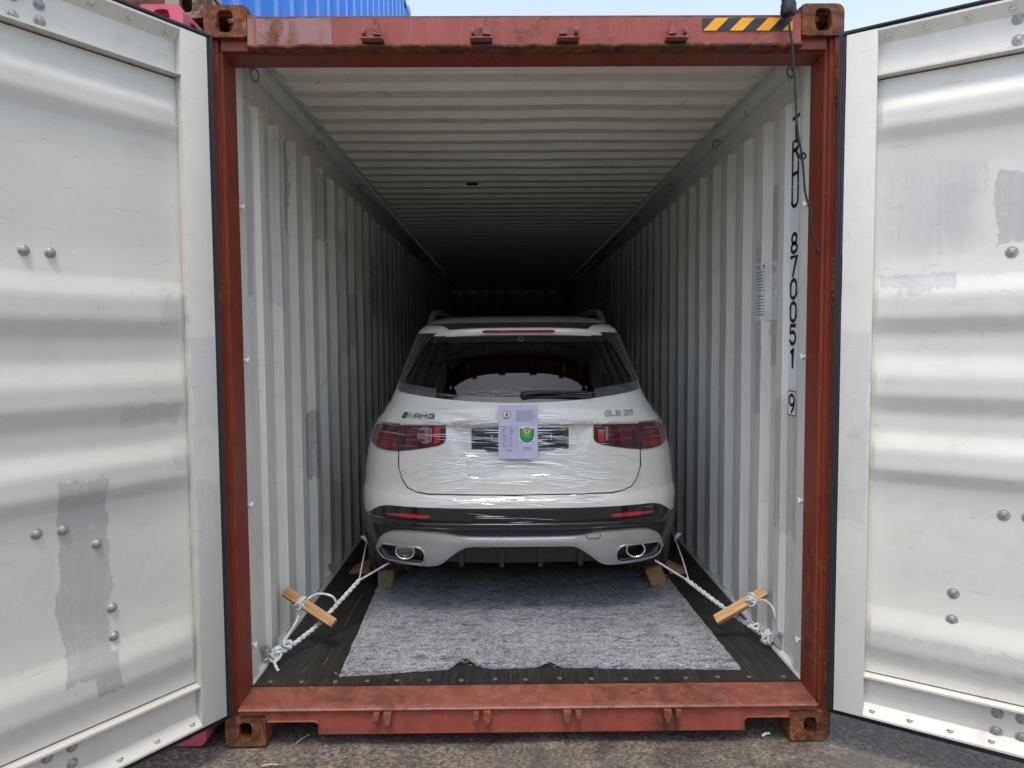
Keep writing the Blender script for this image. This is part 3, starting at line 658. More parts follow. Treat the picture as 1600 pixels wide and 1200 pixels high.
# ---------------------------------------------------------------- doors (local frame: x = along door from hinge, y = out of inner face, z up)
DW = 1.195; DZ0, DZ1 = .154, 2.756
RIDGES = [(2.517, 2.455, 2.40, 2.34), (1.85, 1.775, 1.70, 1.633), (1.56, 1.475, 1.41, 1.34), (1.27, 1.20, 1.13, 1.07), (.60, .51, .44, .365)]
def make_door(side, hx, ang, pm, bigbolts, smallbolts):
    d = bpy.data.objects.new('container_door', None); COL.objects.link(d); d.parent = box
    d['label'] = 'left white door leaf with grey repaint patches' if side < 0 else 'right white door leaf, swung wider open'
    X = Vector((side*sin(ang), -cos(ang), 0)); Y = Vector((cos(ang) if side < 0 else -cos(ang), -sin(ang), 0)); Z = Vector((0, 0, 1))
    mm = Matrix((X, Y, Z)).transposed().to_4x4(); mm.translation = Vector((hx, -.05, 0))
    if mm.determinant() < 0: pass
    d.matrix_world = mm if mm.determinant() > 0 else mm
    return d, mm
def door(side, hx, ang, pm, bigbolts, smallbolts):
    e = bpy.data.objects.new('container_door', None); COL.objects.link(e); e.parent = box
    e.location = (hx, -.05, 0)
    # proper rotation only: local x along door; for the right leaf the local y points away from the camera, so use sign q
    e.rotation_euler = (0, 0, math.atan2(-cos(ang), side*sin(ang)))
    q = 1 if side < 0 else -1           # y*q = towards the camera
    e['label'] = 'left door leaf, white with a grey repaint patch, opened outwards' if side < 0 else 'right door leaf, white, swung wider open'
    Yq = lambda y: y*q
    # hinge stile and free stile
    st = MB(); st.box((0, Yq(-.05), DZ0), (.105, Yq(0), DZ1), .003); st.build('stile', pm, e, True, 30)
    st = MB(); st.box((DW-.105, Yq(-.05), DZ0), (DW, Yq(0), DZ1), .003); st.build('stile', pm, e, True, 30)
    # corrugated panel
    zs = [(2.578, 0)]
    for a, b, c, dd in RIDGES: zs += [(a, 0), (b, 1), (c, 1), (dd, 0)]
    zs += [(.326, 0)]
    fine = []
    for (z0, k0), (z1, k1) in zip(zs, zs[1:]):
        n = 6 if k0 != k1 else 4
        for i in range(n):
            t = i/n; tt = t if k0 == k1 else t*.6+.4*sstep(0, 1, t); fine.append((lerp(z0, z1, t), lerp(k0, k1, tt)))
    fine.append(zs[-1])
    pxs = [.1055, .112, .125, .16]+[.16+(DW-.32)*i/14 for i in range(1, 14)]+[DW-.16, DW-.125, DW-.112, DW-.1055]
    pm_ = MB(); rows = []
    for z, k in fine:
        row = []
        for x in pxs:
            e_ = min(x, DW-x); fl = sstep(.105, .135, e_)
            base = -.038+.023*k*(.35+.65*fl)+.0035*mnoise.noise((x*2.6, z*2.6, side*3))*fl
            row.append((x, Yq(base), z))
        rows.append(row)
    pm_.grid(rows); pm_.build('door_panel', pm, e, True, 20)
    # rails: recessed channel with lip flange and sloped seal strip
    for z0, z1, sg in ((2.59, DZ1, 1), (DZ0, .315, -1)):
        rl = MB(); o, i_ = (z1, z0) if sg > 0 else (z0, z1)
        rl.prism([(Yq(.001), o-sg*.002), (Yq(.001), o-sg*.010), (Yq(-.030), o-sg*.044), (Yq(-.034), o-sg*.048), (Yq(-.034), i_+sg*.004), (Yq(-.002), i_+sg*.004), (Yq(-.002), i_-sg*.004), (Yq(-.046), i_-sg*.006), (Yq(-.046), o-sg*.002)], .1053, DW-.1053, 'x')
        rl.build('door_rail', pm, e, True, 25)
    # outer skin side
    MB().box((.002, Yq(-.055), DZ0+.004), (DW-.002, Yq(-.051), DZ1-.004)).build('outer_sheet', 'red_faded', e)
    # rubber gasket round the edge
    gw = .022; gy0, gy1 = Yq(-.030), Yq(-.004)
    gk = MB()
    P = [(-.004, DZ0-.004), (-.004, DZ1+.004), (DW+.004, DZ1+.004), (DW+.004, DZ0-.004)]; Q = [(-.004-gw, DZ0-.004-gw*.6), (-.004-gw, DZ1+.004+gw*.6), (DW+.004+gw, DZ1+.004+gw*.6), (DW+.004+gw, DZ0-.004-gw*.6)]
    for i in range(4):
        j = (i+1) % 4; a, b, c, dd = P[i], P[j], Q[j], Q[i]
        gk.add([(a[0], gy0, a[1]), (b[0], gy0, b[1]), (c[0], gy0, c[1]), (dd[0], gy0, dd[1]), (a[0], gy1, a[1]), (b[0], gy1, b[1]), (c[0], gy1, c[1]), (dd[0], gy1, dd[1])], [(3, 2, 1, 0), (4, 5, 6, 7), (0, 1, 5, 4), (2, 3, 7, 6)])
    gk.tube([(-.016, Yq(-.003), DZ0-.008), (-.016, Yq(-.003), DZ1+.008), (DW+.014, Yq(-.003), DZ1+.008), (DW+.014, Yq(-.003), DZ0-.008)], .006, 6, closed=True)
    gk.build('door_gasket', 'black_rubber', e, True, 40)
    # bolts
    bm0 = MB(); bm0.lathe([(.021, 0), (.021, .003), (.018, .0045), (.0165, .005), (.016, .011), (.011, .016), (.004, .018)], n=20) if side < 0 else bm0.lathe([(.024, 0), (.024, .003), (.021, .005), (.018, .004), (.016, .005), (.0145, .009), (.010, .0095), (.008, .012), (.003, .013)], n=20)
    proto = None
    def face_y(x, z):
        if z > 2.59 or z < .315:
            return -.034
        k = 0
        for a, b, c, dd in RIDGES:
            if dd < z < a: k = max(k, min(1, min((a-z)/(a-b), (z-dd)/(c-dd))))
        return -.038+.023*k+.0035*mnoise.noise((x*2.6, z*2.6, side*3))
    for x, z in bigbolts:
        if proto is None: proto = bm0.build('bolt', 'bolt', e, True, 50); b = proto
        else: b = clone(proto, e)
        b.location = (x, Yq(face_y(x, z)-.001), z); b.rotation_euler = (-pi/2*q, 0, 0); b.scale = (.84,)*3 if side < 0 else (.84, .84, .6)
    sm0 = MB(); sm0.lathe([(.012, 0), (.012, .002), (.0075, .003), (.0075, .007), (.004, .0085)], n=12); ps = None
    for x, z in smallbolts:
        if ps is None: ps = sm0.build('bolt', 'bolt_pale', e, True, 50); b = ps
        else: b = clone(ps, e)
        up = z > 1
        b.location = (x, Yq(-.0155), 2.728 if up else .182); b.rotation_euler = ((-pi/2*q)+(q*.8 if up else -q*.8), 0, 0)
    return e
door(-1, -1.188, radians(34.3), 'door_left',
     [(.621, 2.589+.02), (.547, 2.600+.02), (.547, 2.67), (.62, 2.67), (.618, 1.907), (.544, 1.907), (.619, 1.019), (.543, 1.014), (.44, .944), (.4, .711), (.398, .611), (.619, .29), (.545, .29), (.546, .235), (.616, .235)],
     [(.4, 1.9+.8), (.274, 2.7), (.143, 2.7), (.139, .19), (.274, .19), (.405, .19), (.54, .19), (.54, 2.7)])
door(1, 1.205, radians(56.3), 'door_right',
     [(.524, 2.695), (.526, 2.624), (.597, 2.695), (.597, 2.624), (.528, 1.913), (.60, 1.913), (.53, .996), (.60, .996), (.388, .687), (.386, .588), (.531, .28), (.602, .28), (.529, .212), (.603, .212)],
     [(.134, 2.7), (.258, 2.7), (.383, 2.7), (.507, 2.7), (.136, .17), (.262, .17), (.391, .17), (.516, .17)])

# ================================================================= NEIGHBOUR CONTAINERS
def plain_container(name, label, origin, L, mats, dark=False, height=2.896, group=None, face_open=True):
    c = empty(name, label, 'container', origin, 0, group)
    cast, frame, side_m = mats
    for s in (-1, 1):
        for tp in (True, False):
            o = casting('corner_casting', cast, c, s, tp)
        MB().box((s*1.10, .01, .119), (s*1.218, .16, 2.777), .004).build('corner_post', frame, c, True, 30)
        mb = MB(); pr = []; y = .17
        while y+.278 < L-.1: pr += [(y, 1.17), (y+.07, 1.17), (y+.138, 1.208), (y+.208, 1.208)]; y += .278
        pr += [(y, 1.17), (L-.1, 1.17)]
        mb.grid([[(s*x, yy, z) for yy, x in pr] for z in (.12, .16, 1.0, 2.0, 2.80)]); mb.build('side_wall', side_m, c, fix=False)
        MB().box((s*1.165, .18, .02), (s*1.217, L-.18, .13), .003).build('bottom_rail', side_m, c, True, 30)
        MB().box((s*1.155, .18, 2.795), (s*1.217, L-.18, 2.85), .003).build('top_rail', side_m, c, True, 30)
        MB().box((s*1.06, L-.178, .0), (s*1.218, L, 2.896), .006).build('corner_post', frame, c, True, 30)
    MB().box((-1.056, .01, 2.75), (1.056, .1, 2.82), .004).build('header', 'brown_steel', c, True, 30)
    MB().box((-1.056, .01, .03), (1.056, .1, .15), .004).build('sill', 'brown_steel', c, True, 30)
    MB().box((-1.16, .18, 2.851), (1.16, L-.18, 2.862)).build('roof', side_m, c)
    MB().box((-1.16, .18, .13), (1.16, L-.18, .15)).build('floor', 'brown_steel', c)
    MB().box((-1.06, L-.05, .15), (1.06, L-.04, 2.85)).build('end_wall', side_m, c)
    for s in (-1, 1):
        mb = MB(); zs = [(.16, 0)]
        for a, b, c_, d_ in reversed(RIDGES): zs += [(d_, 0), (c_, 1), (b, 1), (a, 0)]
        zs += [(2.74, 0)]
        mb.grid([[(x, .07-.03*k, z) for x in (s*.005, s*1.09)] for z, k in zs]); dd = mb.build('container_door', 'matte_black' if dark else side_m, c, fix=False)  # dark option: black door sheets stand in for the shaded front
        for xr in (.28, .78): MB().tube([(s*xr, .02, .08), (s*xr, .02, 2.82)], .017, 8).build('locking_bar', 'steel_rod', dd, True)
    return c
plain_container('shipping_container', 'pink-cornered container on the ground, left of the red-framed one, mostly hidden by the door', (-2.515, .0, .004), 6.058, ('pink_cast', 'brown_steel', 'brown_steel'))
plain_container('shipping_container', 'bright blue corrugated container stacked on top of the pink-cornered one', (-2.475, .12, 2.904), 6.2, ('grey_cast', 'grey_cast', 'blue'), dark=True)

# unseen container row added behind the camera: darkens the deep interior, shows in reflections
opp = plain_container('shipping_container', 'lower pale tan container, left stack, added unseen behind the camera to block low sky', (-6.3, -15.2, .004), 12.19, ('grey_cast', 'tan', 'tan')); opp.rotation_euler = (0, 0, -pi/2); opp.location = (-12.4, -15.2, .01)
for (lx, lz, lab) in ((-.1, .01, 'lower pale tan container, right stack, added unseen behind the camera to block low sky'), (-12.4, 2.91, 'upper pale tan container, left stack, added unseen behind the camera to block low sky'), (-.1, 2.91, 'upper pale tan container, right stack, added unseen behind the camera to block low sky')):
    c = clone(opp, None, (lx, -15.2, lz)); c['label'] = lab
for o in list(bpy.data.objects):
    if o.parent is None and o.name.startswith('shipping_container') and o.location.y < -10: o['group'] = 'added unseen containers blocking low sky'

# ================================================================= CAR  (world coords; body is a stack of plan contours)
car = empty('parked_car', 'white compact SUV seen from behind, wrapped in clear film inside the container', 'car', (-.013, .80, .17))
CO = Vector((-.013, .80, .17))
def L_(x, y, z): return (x-CO.x, y-CO.y, z-CO.z)      # world numbers to the car's own frame
ZB = -.013
YR = [(.36, .98), (.42, .90), (.46, .865), (.50, .845), (.58, .828), (.66, .820), (.76, .820), (.80, .826), (.826, .838), (.834, .856), (.90, .862), (1.0, .866), (1.10, .874), (1.183, .884), (1.194, .866), (1.22, .868), (1.26, .880), (1.305, .908), (1.36, .938), (1.45, .984), (1.55, 1.036), (1.65, 1.092), (1.69, 1.125), (1.715, 1.20), (1.745, 1.38), (1.775, 1.62), (1.795, 1.92), (1.808, 2.3), (1.813, 2.6)]
WX = [(.36, .80), (.46, .83), (.55, .868), (.62, .890), (.70, .907), (.78, .914), (.92, .905), (1.02, .893), (1.14, .862), (1.19, .835), (1.235, .79), (1.29, .742), (1.35, .705), (1.45, .667), (1.55, .628), (1.65, .592), (1.69, .577), (1.715, .560), (1.745, .535), (1.775, .50), (1.795, .455), (1.808, .39), (1.813, .30)]
DX = [(.4, .40), (.9, .42), (1.2, .42), (1.35, .38), (1.65, .30), (1.8, .25)]
YF = [(.36, 5.25), (.5, 5.40), (.8, 5.44), (.95, 5.38), (1.05, 5.15), (1.13, 4.5), (1.2, 4.15), (1.35, 3.9), (1.55, 3.5), (1.69, 3.2), (1.75, 3.05), (1.795, 2.9), (1.813, 2.75)]
WX = [(z, x*lerp(.962, 1.0, sstep(1.20, 1.36, z))) for z, x in WX]
NS = 2.7
def recess(x, z):
    ax = abs(x); hw = lerp(.30, .375, sstep(.92, 1.18, z))
    if z >= 1.194: return 0
    return .030*(1-sstep(hw-.05, hw+.01, ax))*sstep(.90, .975, z)
def yrear(x, z):
    w_ = interp(z, WX); t = min(.9995, abs(x)/w_); D = interp(z, DX)
    return interp(z, YR)+D*(1-(1-t**NS)**(1/NS))+recess(x, z)
def nrm(x, z):
    e = .003; a = (yrear(x+e, z)-yrear(x-e, z))/(2*e); b = (yrear(x, z+e)-yrear(x, z-e))/(2*e)
    b = max(-1.2, min(1.2, b)); n = Vector((a, -1, b)); return n.normalized()
def S(x, z, off=0.0):
    n = nrm(x, z); return Vector((x+n.x*off, yrear(x, z)+n.y*off, z+n.z*off))-Vector((0, CO.y, CO.z))
def contour(z):
    w_ = interp(z, WX); D = interp(z, DX); yr = interp(z, YR); yf = interp(z, YF); half = []
    for k in range(27):
        a = pi/2*k/26; x = w_*sin(a)**(2/NS) if k else 0; t = min(1, x/w_)
        y = yr+D*(1-max(0, 1-t**NS)**(1/NS))
        if k == 26: y = yr+D
        half.append((x, y+recess(x, z)))
    ys0 = yr+D; ys1 = max(ys0+.05, yf-.5)
    for k in range(1, 40): half.append((w_, lerp(ys0, ys1, k/39)))
    for k in range(1, 11):
        a = pi/2*k/10; half.append((w_*cos(a)**.8 if k < 10 else 0, lerp(ys1, yf, sin(a))))
    return [(x, y-CO.y, z-CO.z) for x, y in half]+[(-x, y-CO.y, z-CO.z) for x, y in reversed(half[1:-1])]
def wz_top(x): return interp(abs(x), [(.0, 1.652), (.49, 1.650), (.53, 1.60), (.60, 1.47), (.672, 1.366)])
def wz_bot(x): return 1.306+.054*(min(1, abs(x)/.66))**2
def car_body(z0, z1, name, mat, cap):
    zs = sorted(set([z0, z1]+[z for z, _ in YR if z0 < z < z1]+[z for z, _ in WX if z0 < z < z1]+[z0+.022*i for i in range(int((z1-z0)/.022)+1)]))
    zs2 = [zs[0]]
    for z in zs[1:]:
        if z-zs2[-1] > .0035 or z == z1: zs2.append(z)
    mb = MB(); C = [contour(z) for z in zs2]; n = len(C[0])
    k = len(mb.v); mb.v = [p for r in C for p in r]
    for i in range(len(C)-1):
        for j in range(n):
            j2 = (j+1) % n; f = (i*n+j, i*n+j2, (i+1)*n+j2, (i+1)*n+j)
            c = sum((Vector(mb.v[q]) for q in f), Vector())/4; wy, wz = c.y+CO.y, c.z+CO.z
            if wy < 1.75 and abs(c.x) < .655 and wz_bot(c.x)+.012 < wz < wz_top(c.x)-.012: continue
            skip = False
            for ay in (1.66, 4.49):
                if abs(c.x) > .6 and (wy-ay)**2+(wz-.53)**2 < .40**2: skip = True
            if skip: continue
            mb.f.append(f); mb.mi.append(0)
    if cap: mb.f.append(tuple((len(C)-1)*n+j for j in range(n))); mb.mi.append(0)
    return mb.build(name, mat, car, True, 35)
car_body(.70, 1.813, 'body', 'paint', True)
car_body(.468, .70, 'lower_cladding', 'black_plastic', False)
MB().box(L_(-.62, .98, .45), L_(.62, 5.2, .62)).build('underbody', 'matte_black', car)
for s in (-1, 1):
    for ay in (1.66, 4.49):
        MB().box(L_(s*.60, ay-.42, .42), L_(s*.64, ay+.42, 1.0)).build('wheel_arch_liner', 'matte_black', car)
        MB().tube([L_(s*(interp(.53+.385*sin(a), WX)-.004), ay+.40*cos(a), .53+.385*sin(a)) for a in [radians(-18+216*i/28) for i in range(29)]], .022, 8).build('wheel_arch_trim', 'black_plastic', car, True)

def patch(name, mat, x0, x1, fb, ft, off=.004, nx=40, nz=8, parent=None, thick=.006, xs=None, smooth=True):
    mb = MB(); xs = xs or [lerp(x0, x1, i/nx) for i in range(nx+1)]
    F = [[S(x, lerp(fb(x), ft(x), j/nz), off) for j in range(nz+1)] for x in xs]
    B = [[S(x, lerp(fb(x), ft(x), j/nz), off-thick) for j in range(nz+1)] for x in xs]
    mb.grid(F); nxx = len(xs)
    rim = [(i, 0) for i in range(nxx)]+[(nxx-1, j) for j in range(1, nz+1)]+[(i, nz) for i in range(nxx-2, -1, -1)]+[(0, j) for j in range(nz-1, 0, -1)]
    mb.grid([[F[i][j] for i, j in rim], [B[i][j] for i, j in rim]], closed=True)
    bm = MB(); bm.v = mb.v; bm.f = mb.f; bm.mi = mb.mi
    me_o = bm.build(name, mat, parent or car, smooth, 40, fix=True)
    return me_o
def cst(v): return lambda x: v
# tailgate skin proud of the body, dark shut line round it
def tg_bot(x): return interp(abs(x), [(0, .829), (.48, .831), (.54, .838), (.59, .86), (.62, .90), (.638, .96)])
def ring_line(name, pts, wd, mat, off, parent):
    mb = MB(); mb.tube([S(x, z, off) for x, z in pts], wd, 6); return mb.build(name, mat, parent, True)
tgx = [-.638+.0015, -.632, -.62, -.605]+[-.59+1.18*i/64 for i in range(65)]+[.605, .62, .632, .6365]
nzt = 60
tailgate = MB()
F = []
zt = lambda x: min(wz_bot(x)-.006, 1.34)
F = [[S(x, lerp(tg_bot(x), zt(x), j/nzt), .004) for j in range(nzt+1)] for x in tgx]
# keep the crease crisp: snap the row nearest 1.19
tailgate.grid(F); nxx = len(tgx)
rim = [(i, 0) for i in range(nxx)]+[(nxx-1, j) for j in range(1, nzt+1)]+[(i, nzt) for i in range(nxx-2, -1, -1)]+[(0, j) for j in range(nzt-1, 0, -1)]
tailgate.grid([[F[i][j] for i, j in rim], [F[i][j]+Vector((0, .006, 0)) for i, j in rim]], closed=True)
tg = tailgate.build('tailgate', 'paint', car, True, 40)
shut = [(-.641, 1.10), (-.641, .96)]+[(x*-1, tg_bot(x)-.003) for x in (.635, .622, .605, .59, .565, .54, .51, .48)]+[(-.3, .828), (0, .8255), (.3, .828)]+[(x, tg_bot(x)-.003) for x in (.48, .51, .54, .565, .59, .605, .622, .635)]+[(.641, .96), (.641, 1.10)]
ring_line('shut_line', shut, .0032, 'matte_black', .0025, tg)
# plate holder
ph = patch('plate_holder', 'plate', -.252, .256, lambda x: 1.060 if abs(x-.0) > .175 else 1.046, cst(1.168), .008, 24, 4, tg, .012)
for zz in (1.075, 1.10, 1.13, 1.155): patch('plate_rib', 'silver' if zz == 1.155 else 'black_gloss', -.24, .245, cst(zz), cst(zz+.006), .0105, 20, 1, ph, .004)
for xx in (-.150, .160): patch('plate_clip', 'silver', xx, xx+.009, cst(1.105), cst(1.135), .013, 2, 2, ph, .006); patch('plate_clip', 'silver', xx-.03, xx+.04, cst(1.116), cst(1.120), .0125, 6, 1, ph, .004)
# window glass, frit, wiper
win = patch('rear_window', 'glass', -.665, .665, lambda x: wz_bot(x)-.004, wz_top, .003, 60, 16, car, .004)
def strip(name, mat, fb, ft, x0, x1, off, parent, nx=40, nz=3): return patch(name, mat, x0, x1, fb, ft, off, nx, nz, parent, .003)
strip('window_border', 'black_gloss', lambda x: wz_bot(x)-.006, lambda x: wz_bot(x)+.022, -.655, .655, .0045, win, 50)
strip('window_border', 'black_gloss', cst(1.618), cst(1.652), -.50, .50, .0045, win, 40)
for s in (-1, 1):
    patch('window_border', 'black_gloss', 0, 1, lambda x: wz_bot(x), lambda x: wz_top(x)+.012, .0055, 0, 10, win, .004, xs=[s*v for v in (.49, .52, .55, .58, .61, .64, .662)] if False else [s*v for v in (.607, .62, .635, .65, .664)])
    # black gloss fin beside the glass, up to the spoiler
    fin = MB(); rows = []
    for i in range(13):
        z = lerp(1.40, 1.668, i/12); xe = interp(z, [(1.366, .672), (1.47, .60), (1.60, .53), (1.65, .49), (1.67, .47)]); wo = interp(z, WX)*.985
        rows.append([S(s*lerp(xe-.018, wo, k/4), z, .007) for k in range(5)])
    fin.grid(rows); fin.build('pillar_trim', 'black_gloss', car, True, 60)
wp = MB(); wp.tube([S(.02, 1.335, .022), S(.10, 1.341, .03), S(.25, 1.345, .022), S(.36, 1.348, .014)], [.014, .012, .007, .004], 8); wp.lathe([(.020, -.012), (.021, .006), (.016, .014), (.006, .016)], Matrix.Translation(S(.025, 1.336, .012)) @ Matrix.Rotation(pi/2, 4, 'X'), 16)
wp.build('wiper', 'black_plastic', win, True)
wb = MB(); wb.box((-.17, -.006, -.008), (.17, .004, .004), .002, T=Matrix.Translation(S(.21, 1.328, .012)) @ Matrix.Rotation(-.02, 4, 'Y')); wb.build('wiper_blade', 'black_rubber', win, True)
em_ = MB(); em_.tube([S(.012+.012*cos(a), 1.634+.012*sin(a), .008) for a in [2*pi*i/16 for i in range(16)]], .0016, 6, closed=True); em_.build('rear_emblem', 'steel_rod', win, True)
# spoiler: white trailing lip with black deck and third brake light
spm = MB(); rows = []
for i in range(49):
    x = lerp(-.575, .575, i/48); q = abs(x)/.575; yt = 1.045+.27*q**3.2; dz = -.030*q**3
    rows.append([(x, yt+.165, 1.664+dz), (x, yt+.035, 1.652+dz), (x, yt+.004, 1.660+dz), (x, yt-.003, 1.676+dz), (x, yt, 1.690+dz), (x, yt+.010, 1.6965+dz), (x, yt+.05, 1.699+dz), (x, yt+.055, 1.693+dz), (x, yt+.17, 1.68+dz)])
spm.grid([[L_(*p) for p in r] for r in rows], closed=True); spo = spm.build('spoiler', 'paint', car, True, 30); spo.parent = car
for v in spo.data.vertices: v.co.x += CO.x
bk = MB(); rows = []
for i in range(41):
    x = lerp(-.555, .555, i/40); q = abs(x)/.575; yt = 1.045+.27*q**3.2; dz = -.026*q**3
    rows.append([L_(x, yt+.050, 1.700+dz), L_(x, yt+.10, 1.717+dz*.6), L_(x, yt+.17, 1.732-.003*q*q)])
bk.grid(rows); b_ = bk.build('spoiler_deck', 'black_gloss', car, True)
for v in b_.data.vertices: v.co.x += CO.x
tb_ = MB(); rows = []
for i in range(21):
    x = lerp(-.195, .195, i/20); yt = 1.045; h = .009 if abs(x) < .185 else .006
    rows.append([L_(x+CO.x, yt-.0065, 1.676-h), L_(x+CO.x, yt-.0075, 1.676), L_(x+CO.x, yt-.0065, 1.676+h), L_(x+CO.x, yt+.003, 1.676+h), L_(x+CO.x, yt+.003, 1.676-h)])
tb_.grid(rows, closed=True).build('third_brake_light', 'lens_red', car, True)
# roof rails
for s in (-1, 1):
    MB().tube(spline([(s*.548, .90, 1.545), (s*.545, .96, 1.60), (s*.538, 1.06, 1.640), (s*.525, 1.3, 1.656), (s*.520, 2.0, 1.66), (s*.528, 2.5, 1.62), (s*.535, 2.65, 1.57)], 6), .021, 8).build('roof_rail', 'rail_grey', car, True)
# badges
def surf_fn(x0, z0, off): return lambda u, v: S(x0+u, z0+v, off)
bd = MB(); f = surf_fn(-.618, 1.222, .0065)
for k in range(5): strokes(bd, '/', f, .012, .022, .010 if k < 2 else .003, 0, [0, .012, .024, .034, .044][k], 0)
u = .062
for ch in 'AMG': strokes(bd, ch, f, .030, .020, .006, 0, u, 0, .15); u += .040
bd.build('badge', 'plate', tg, fix=False)['label'] = 'slanted AMG lettering with stripes'
bd = MB(); f = surf_fn(.448, 1.228, .0065); u = 0
for ch in 'GLB 35':
    if ch == ' ': u += .012; continue
    strokes(bd, ch, f, .022, .024, .0055, 0, u, 0); u += .030
bd.build('badge', 'steel_rod', tg, fix=False)['label'] = 'GLB 35 model lettering'
# tail lights
def tl_top(ax): return interp(ax, [(.385, 1.190), (.60, 1.186), (.72, 1.182), (.775, 1.172), (.80, 1.15), (.815, 1.115)])
def tl_bot(ax): return interp(ax, [(.385, 1.112), (.395, 1.095), (.42, 1.082), (.50, 1.066), (.58, 1.053), (.64, 1.046), (.72, 1.047), (.77, 1.056), (.80, 1.075), (.815, 1.110)])
for s in (-1, 1):
    t = patch('tail_light', 'lens_dark', 0, 1, lambda x: tl_bot(abs(x)), lambda x: tl_top(abs(x)), .009, 0, 8, car, .014, xs=[s*(.385+.430*i/44) for i in range(45)])
    def el(nm, mat, a, b, z0, z1, off=.0105): patch(nm, mat, 0, 1, lambda x: max(tl_bot(abs(x))+.004, z0(abs(x)) if callable(z0) else z0), lambda x: min(tl_top(abs(x))-.004, z1(abs(x)) if callable(z1) else z1), off, 0, 2, t, .003, xs=[s*lerp(a, b, i/10) for i in range(11)])
    el('light_bar', 'lens_deep', .652, .805, 1.148, 1.172); el('light_bar', 'lens_red', .652, .812, 1.122, 1.141); el('light_bar', 'lens_red', .652, .812, 1.100, 1.113)
    el('light_block', 'lens_red', .652, .800, 1.056, 1.094)
    el('light_bar', 'lens_red', .495, .595, 1.143, 1.158); el('light_bar', 'lens_red', .495, .595, 1.102, 1.112); el('light_bar', 'lens_deep', .40, .62, lambda x: tl_bot(x)+.006, lambda x: tl_bot(x)+.016)
    if s < 0:
        el('lamp_highlight', 'lens_highlight', .457, .537, lambda x: 1.132-.042*sqrt(max(0, 1-((x-.49)/.048)**2)), lambda x: 1.132+.046*sqrt(max(0, 1-((x-.49)/.048)**2))); el('lamp_divider', 'lens_dark', .468, .471, 1.09, 1.178, .0125)  # rounded pale piece paints a whitish highlight into the lamp
        el('light_block', 'lens_bright', .415, .445, 1.092, 1.180)
    else:
        el('light_block', 'lens_bright', .408, .440, 1.095, 1.183); el('lamp_highlight', 'lens_highlight', .446, .462, 1.10, 1.172)
    ring_line('lens_seam', [(s*.641, tl_bot(.641)+.003), (s*.641, tl_top(.641)-.003)], .0022, 'matte_black', .010, t)
# bumper: black band, grille strip, reflectors, silver skid with exhaust pods
def bd_top(x): return interp(abs(x), [(0, .764), (.70, .764), (.75, .752), (.79, .726), (.815, .705), (.83, .700)])
band = patch('bumper_band', 'black_gloss', -.828, .828, cst(.694), bd_top, .003, 70, 5, car, .006)
patch('bumper_grille', 'grille', -.76, .76, cst(.592), cst(.6515), .002, 60, 4, car, .004)
lg = MB(); lx = [lerp(-.80, .80, i/70) for i in range(71)]
lg.grid([[S(x, z, o*sstep(.80, .70, abs(x))+.003) for x in lx] for z, o in ((.700, .0), (.692, .012), (.688, .019), (.684, .021), (.668, .019), (.655, .012), (.652, .002))]); lg.build('bumper_ledge', 'black_gloss', car, True, 60)
for s in (-1, 1):
    patch('reflector', 'lens_bright', 0, 1, lambda x: interp(abs(x), [(.465, .722), (.48, .710), (.55, .707), (.71, .716)]), lambda x: interp(abs(x), [(.465, .7225), (.60, .729), (.71, .720)]), .0075, 0, 3, band, .006, xs=[s*(.465+.245*i/20) for i in range(21)])
def sk_top(ax): return .005+interp(ax, [(0, .612), (.26, .613), (.32, .617), (.38, .627), (.44, .635), (.60, .636), (.66, .630), (.70, .616), (.730, .588), (.748, .548), (.755, .518)])
def sk_bot(ax): return .012*sstep(.25, .4, ax)+interp(ax, [(0, .570), (.25, .569), (.285, .562), (.32, .538), (.36, .505), (.40, .473), (.43, .456), (.47, .450), (.66, .450), (.70, .455), (.73, .468), (.747, .484), (.755, .505)])
PX, PZ, PA, PB = .612, .522, .124, .048
def pod(ax):
    t = abs(ax-PX)
    if t >= PA: return None
    c = PA-PB; return PB if t <= c else sqrt(max(0, PB*PB-(t-c)**2))
SKO = .020
def sk_off(x, z):
    ax = abs(x); b = .012*sstep(.30, .45, ax); t = (z-sk_bot(ax))/max(.01, sk_top(ax)-sk_bot(ax)); return SKO+b+.008*sin(pi*max(0, min(1, t)))
skx = sorted(set([round(v, 4) for v in [i*.02 for i in range(0, 39)]+[PX-PA, PX+PA, PX-PA+.002, PX+PA-.002, PX-PA+.006, PX+PA-.006, PX-PA+.013, PX+PA-.013, .748, .755] if v <= .755]))
skm = MB()
def col_strip(cols, fb, ft, nz):
    rows = [[S(x, lerp(fb(x), ft(x), j/nz), sk_off(x, lerp(fb(x), ft(x), j/nz))) for j in range(nz+1)] for x in cols]; skm.grid(rows); return rows
allx = [-x for x in reversed(skx)]+skx[1:]
inner = [x for x in allx if abs(x) <= PX-PA+1e-6]
R1 = col_strip(inner, lambda x: sk_bot(abs(x)), lambda x: sk_top(abs(x)), 8)
edges = []
for s in (-1, 1):
    cx_ = [s*x for x in skx if PX-PA-1e-6 <= x <= PX+PA+1e-6]; hp = lambda x: pod(abs(x)) or 0
    col_strip(cx_, lambda x: PZ+hp(x), lambda x: sk_top(abs(x)), 5); col_strip(cx_, lambda x: sk_bot(abs(x)), lambda x: PZ-hp(x), 3)
    ox_ = [s*x for x in skx if x >= PX+PA-1e-6]; col_strip(ox_, lambda x: sk_bot(abs(x)), lambda x: sk_top(abs(x)), 5)
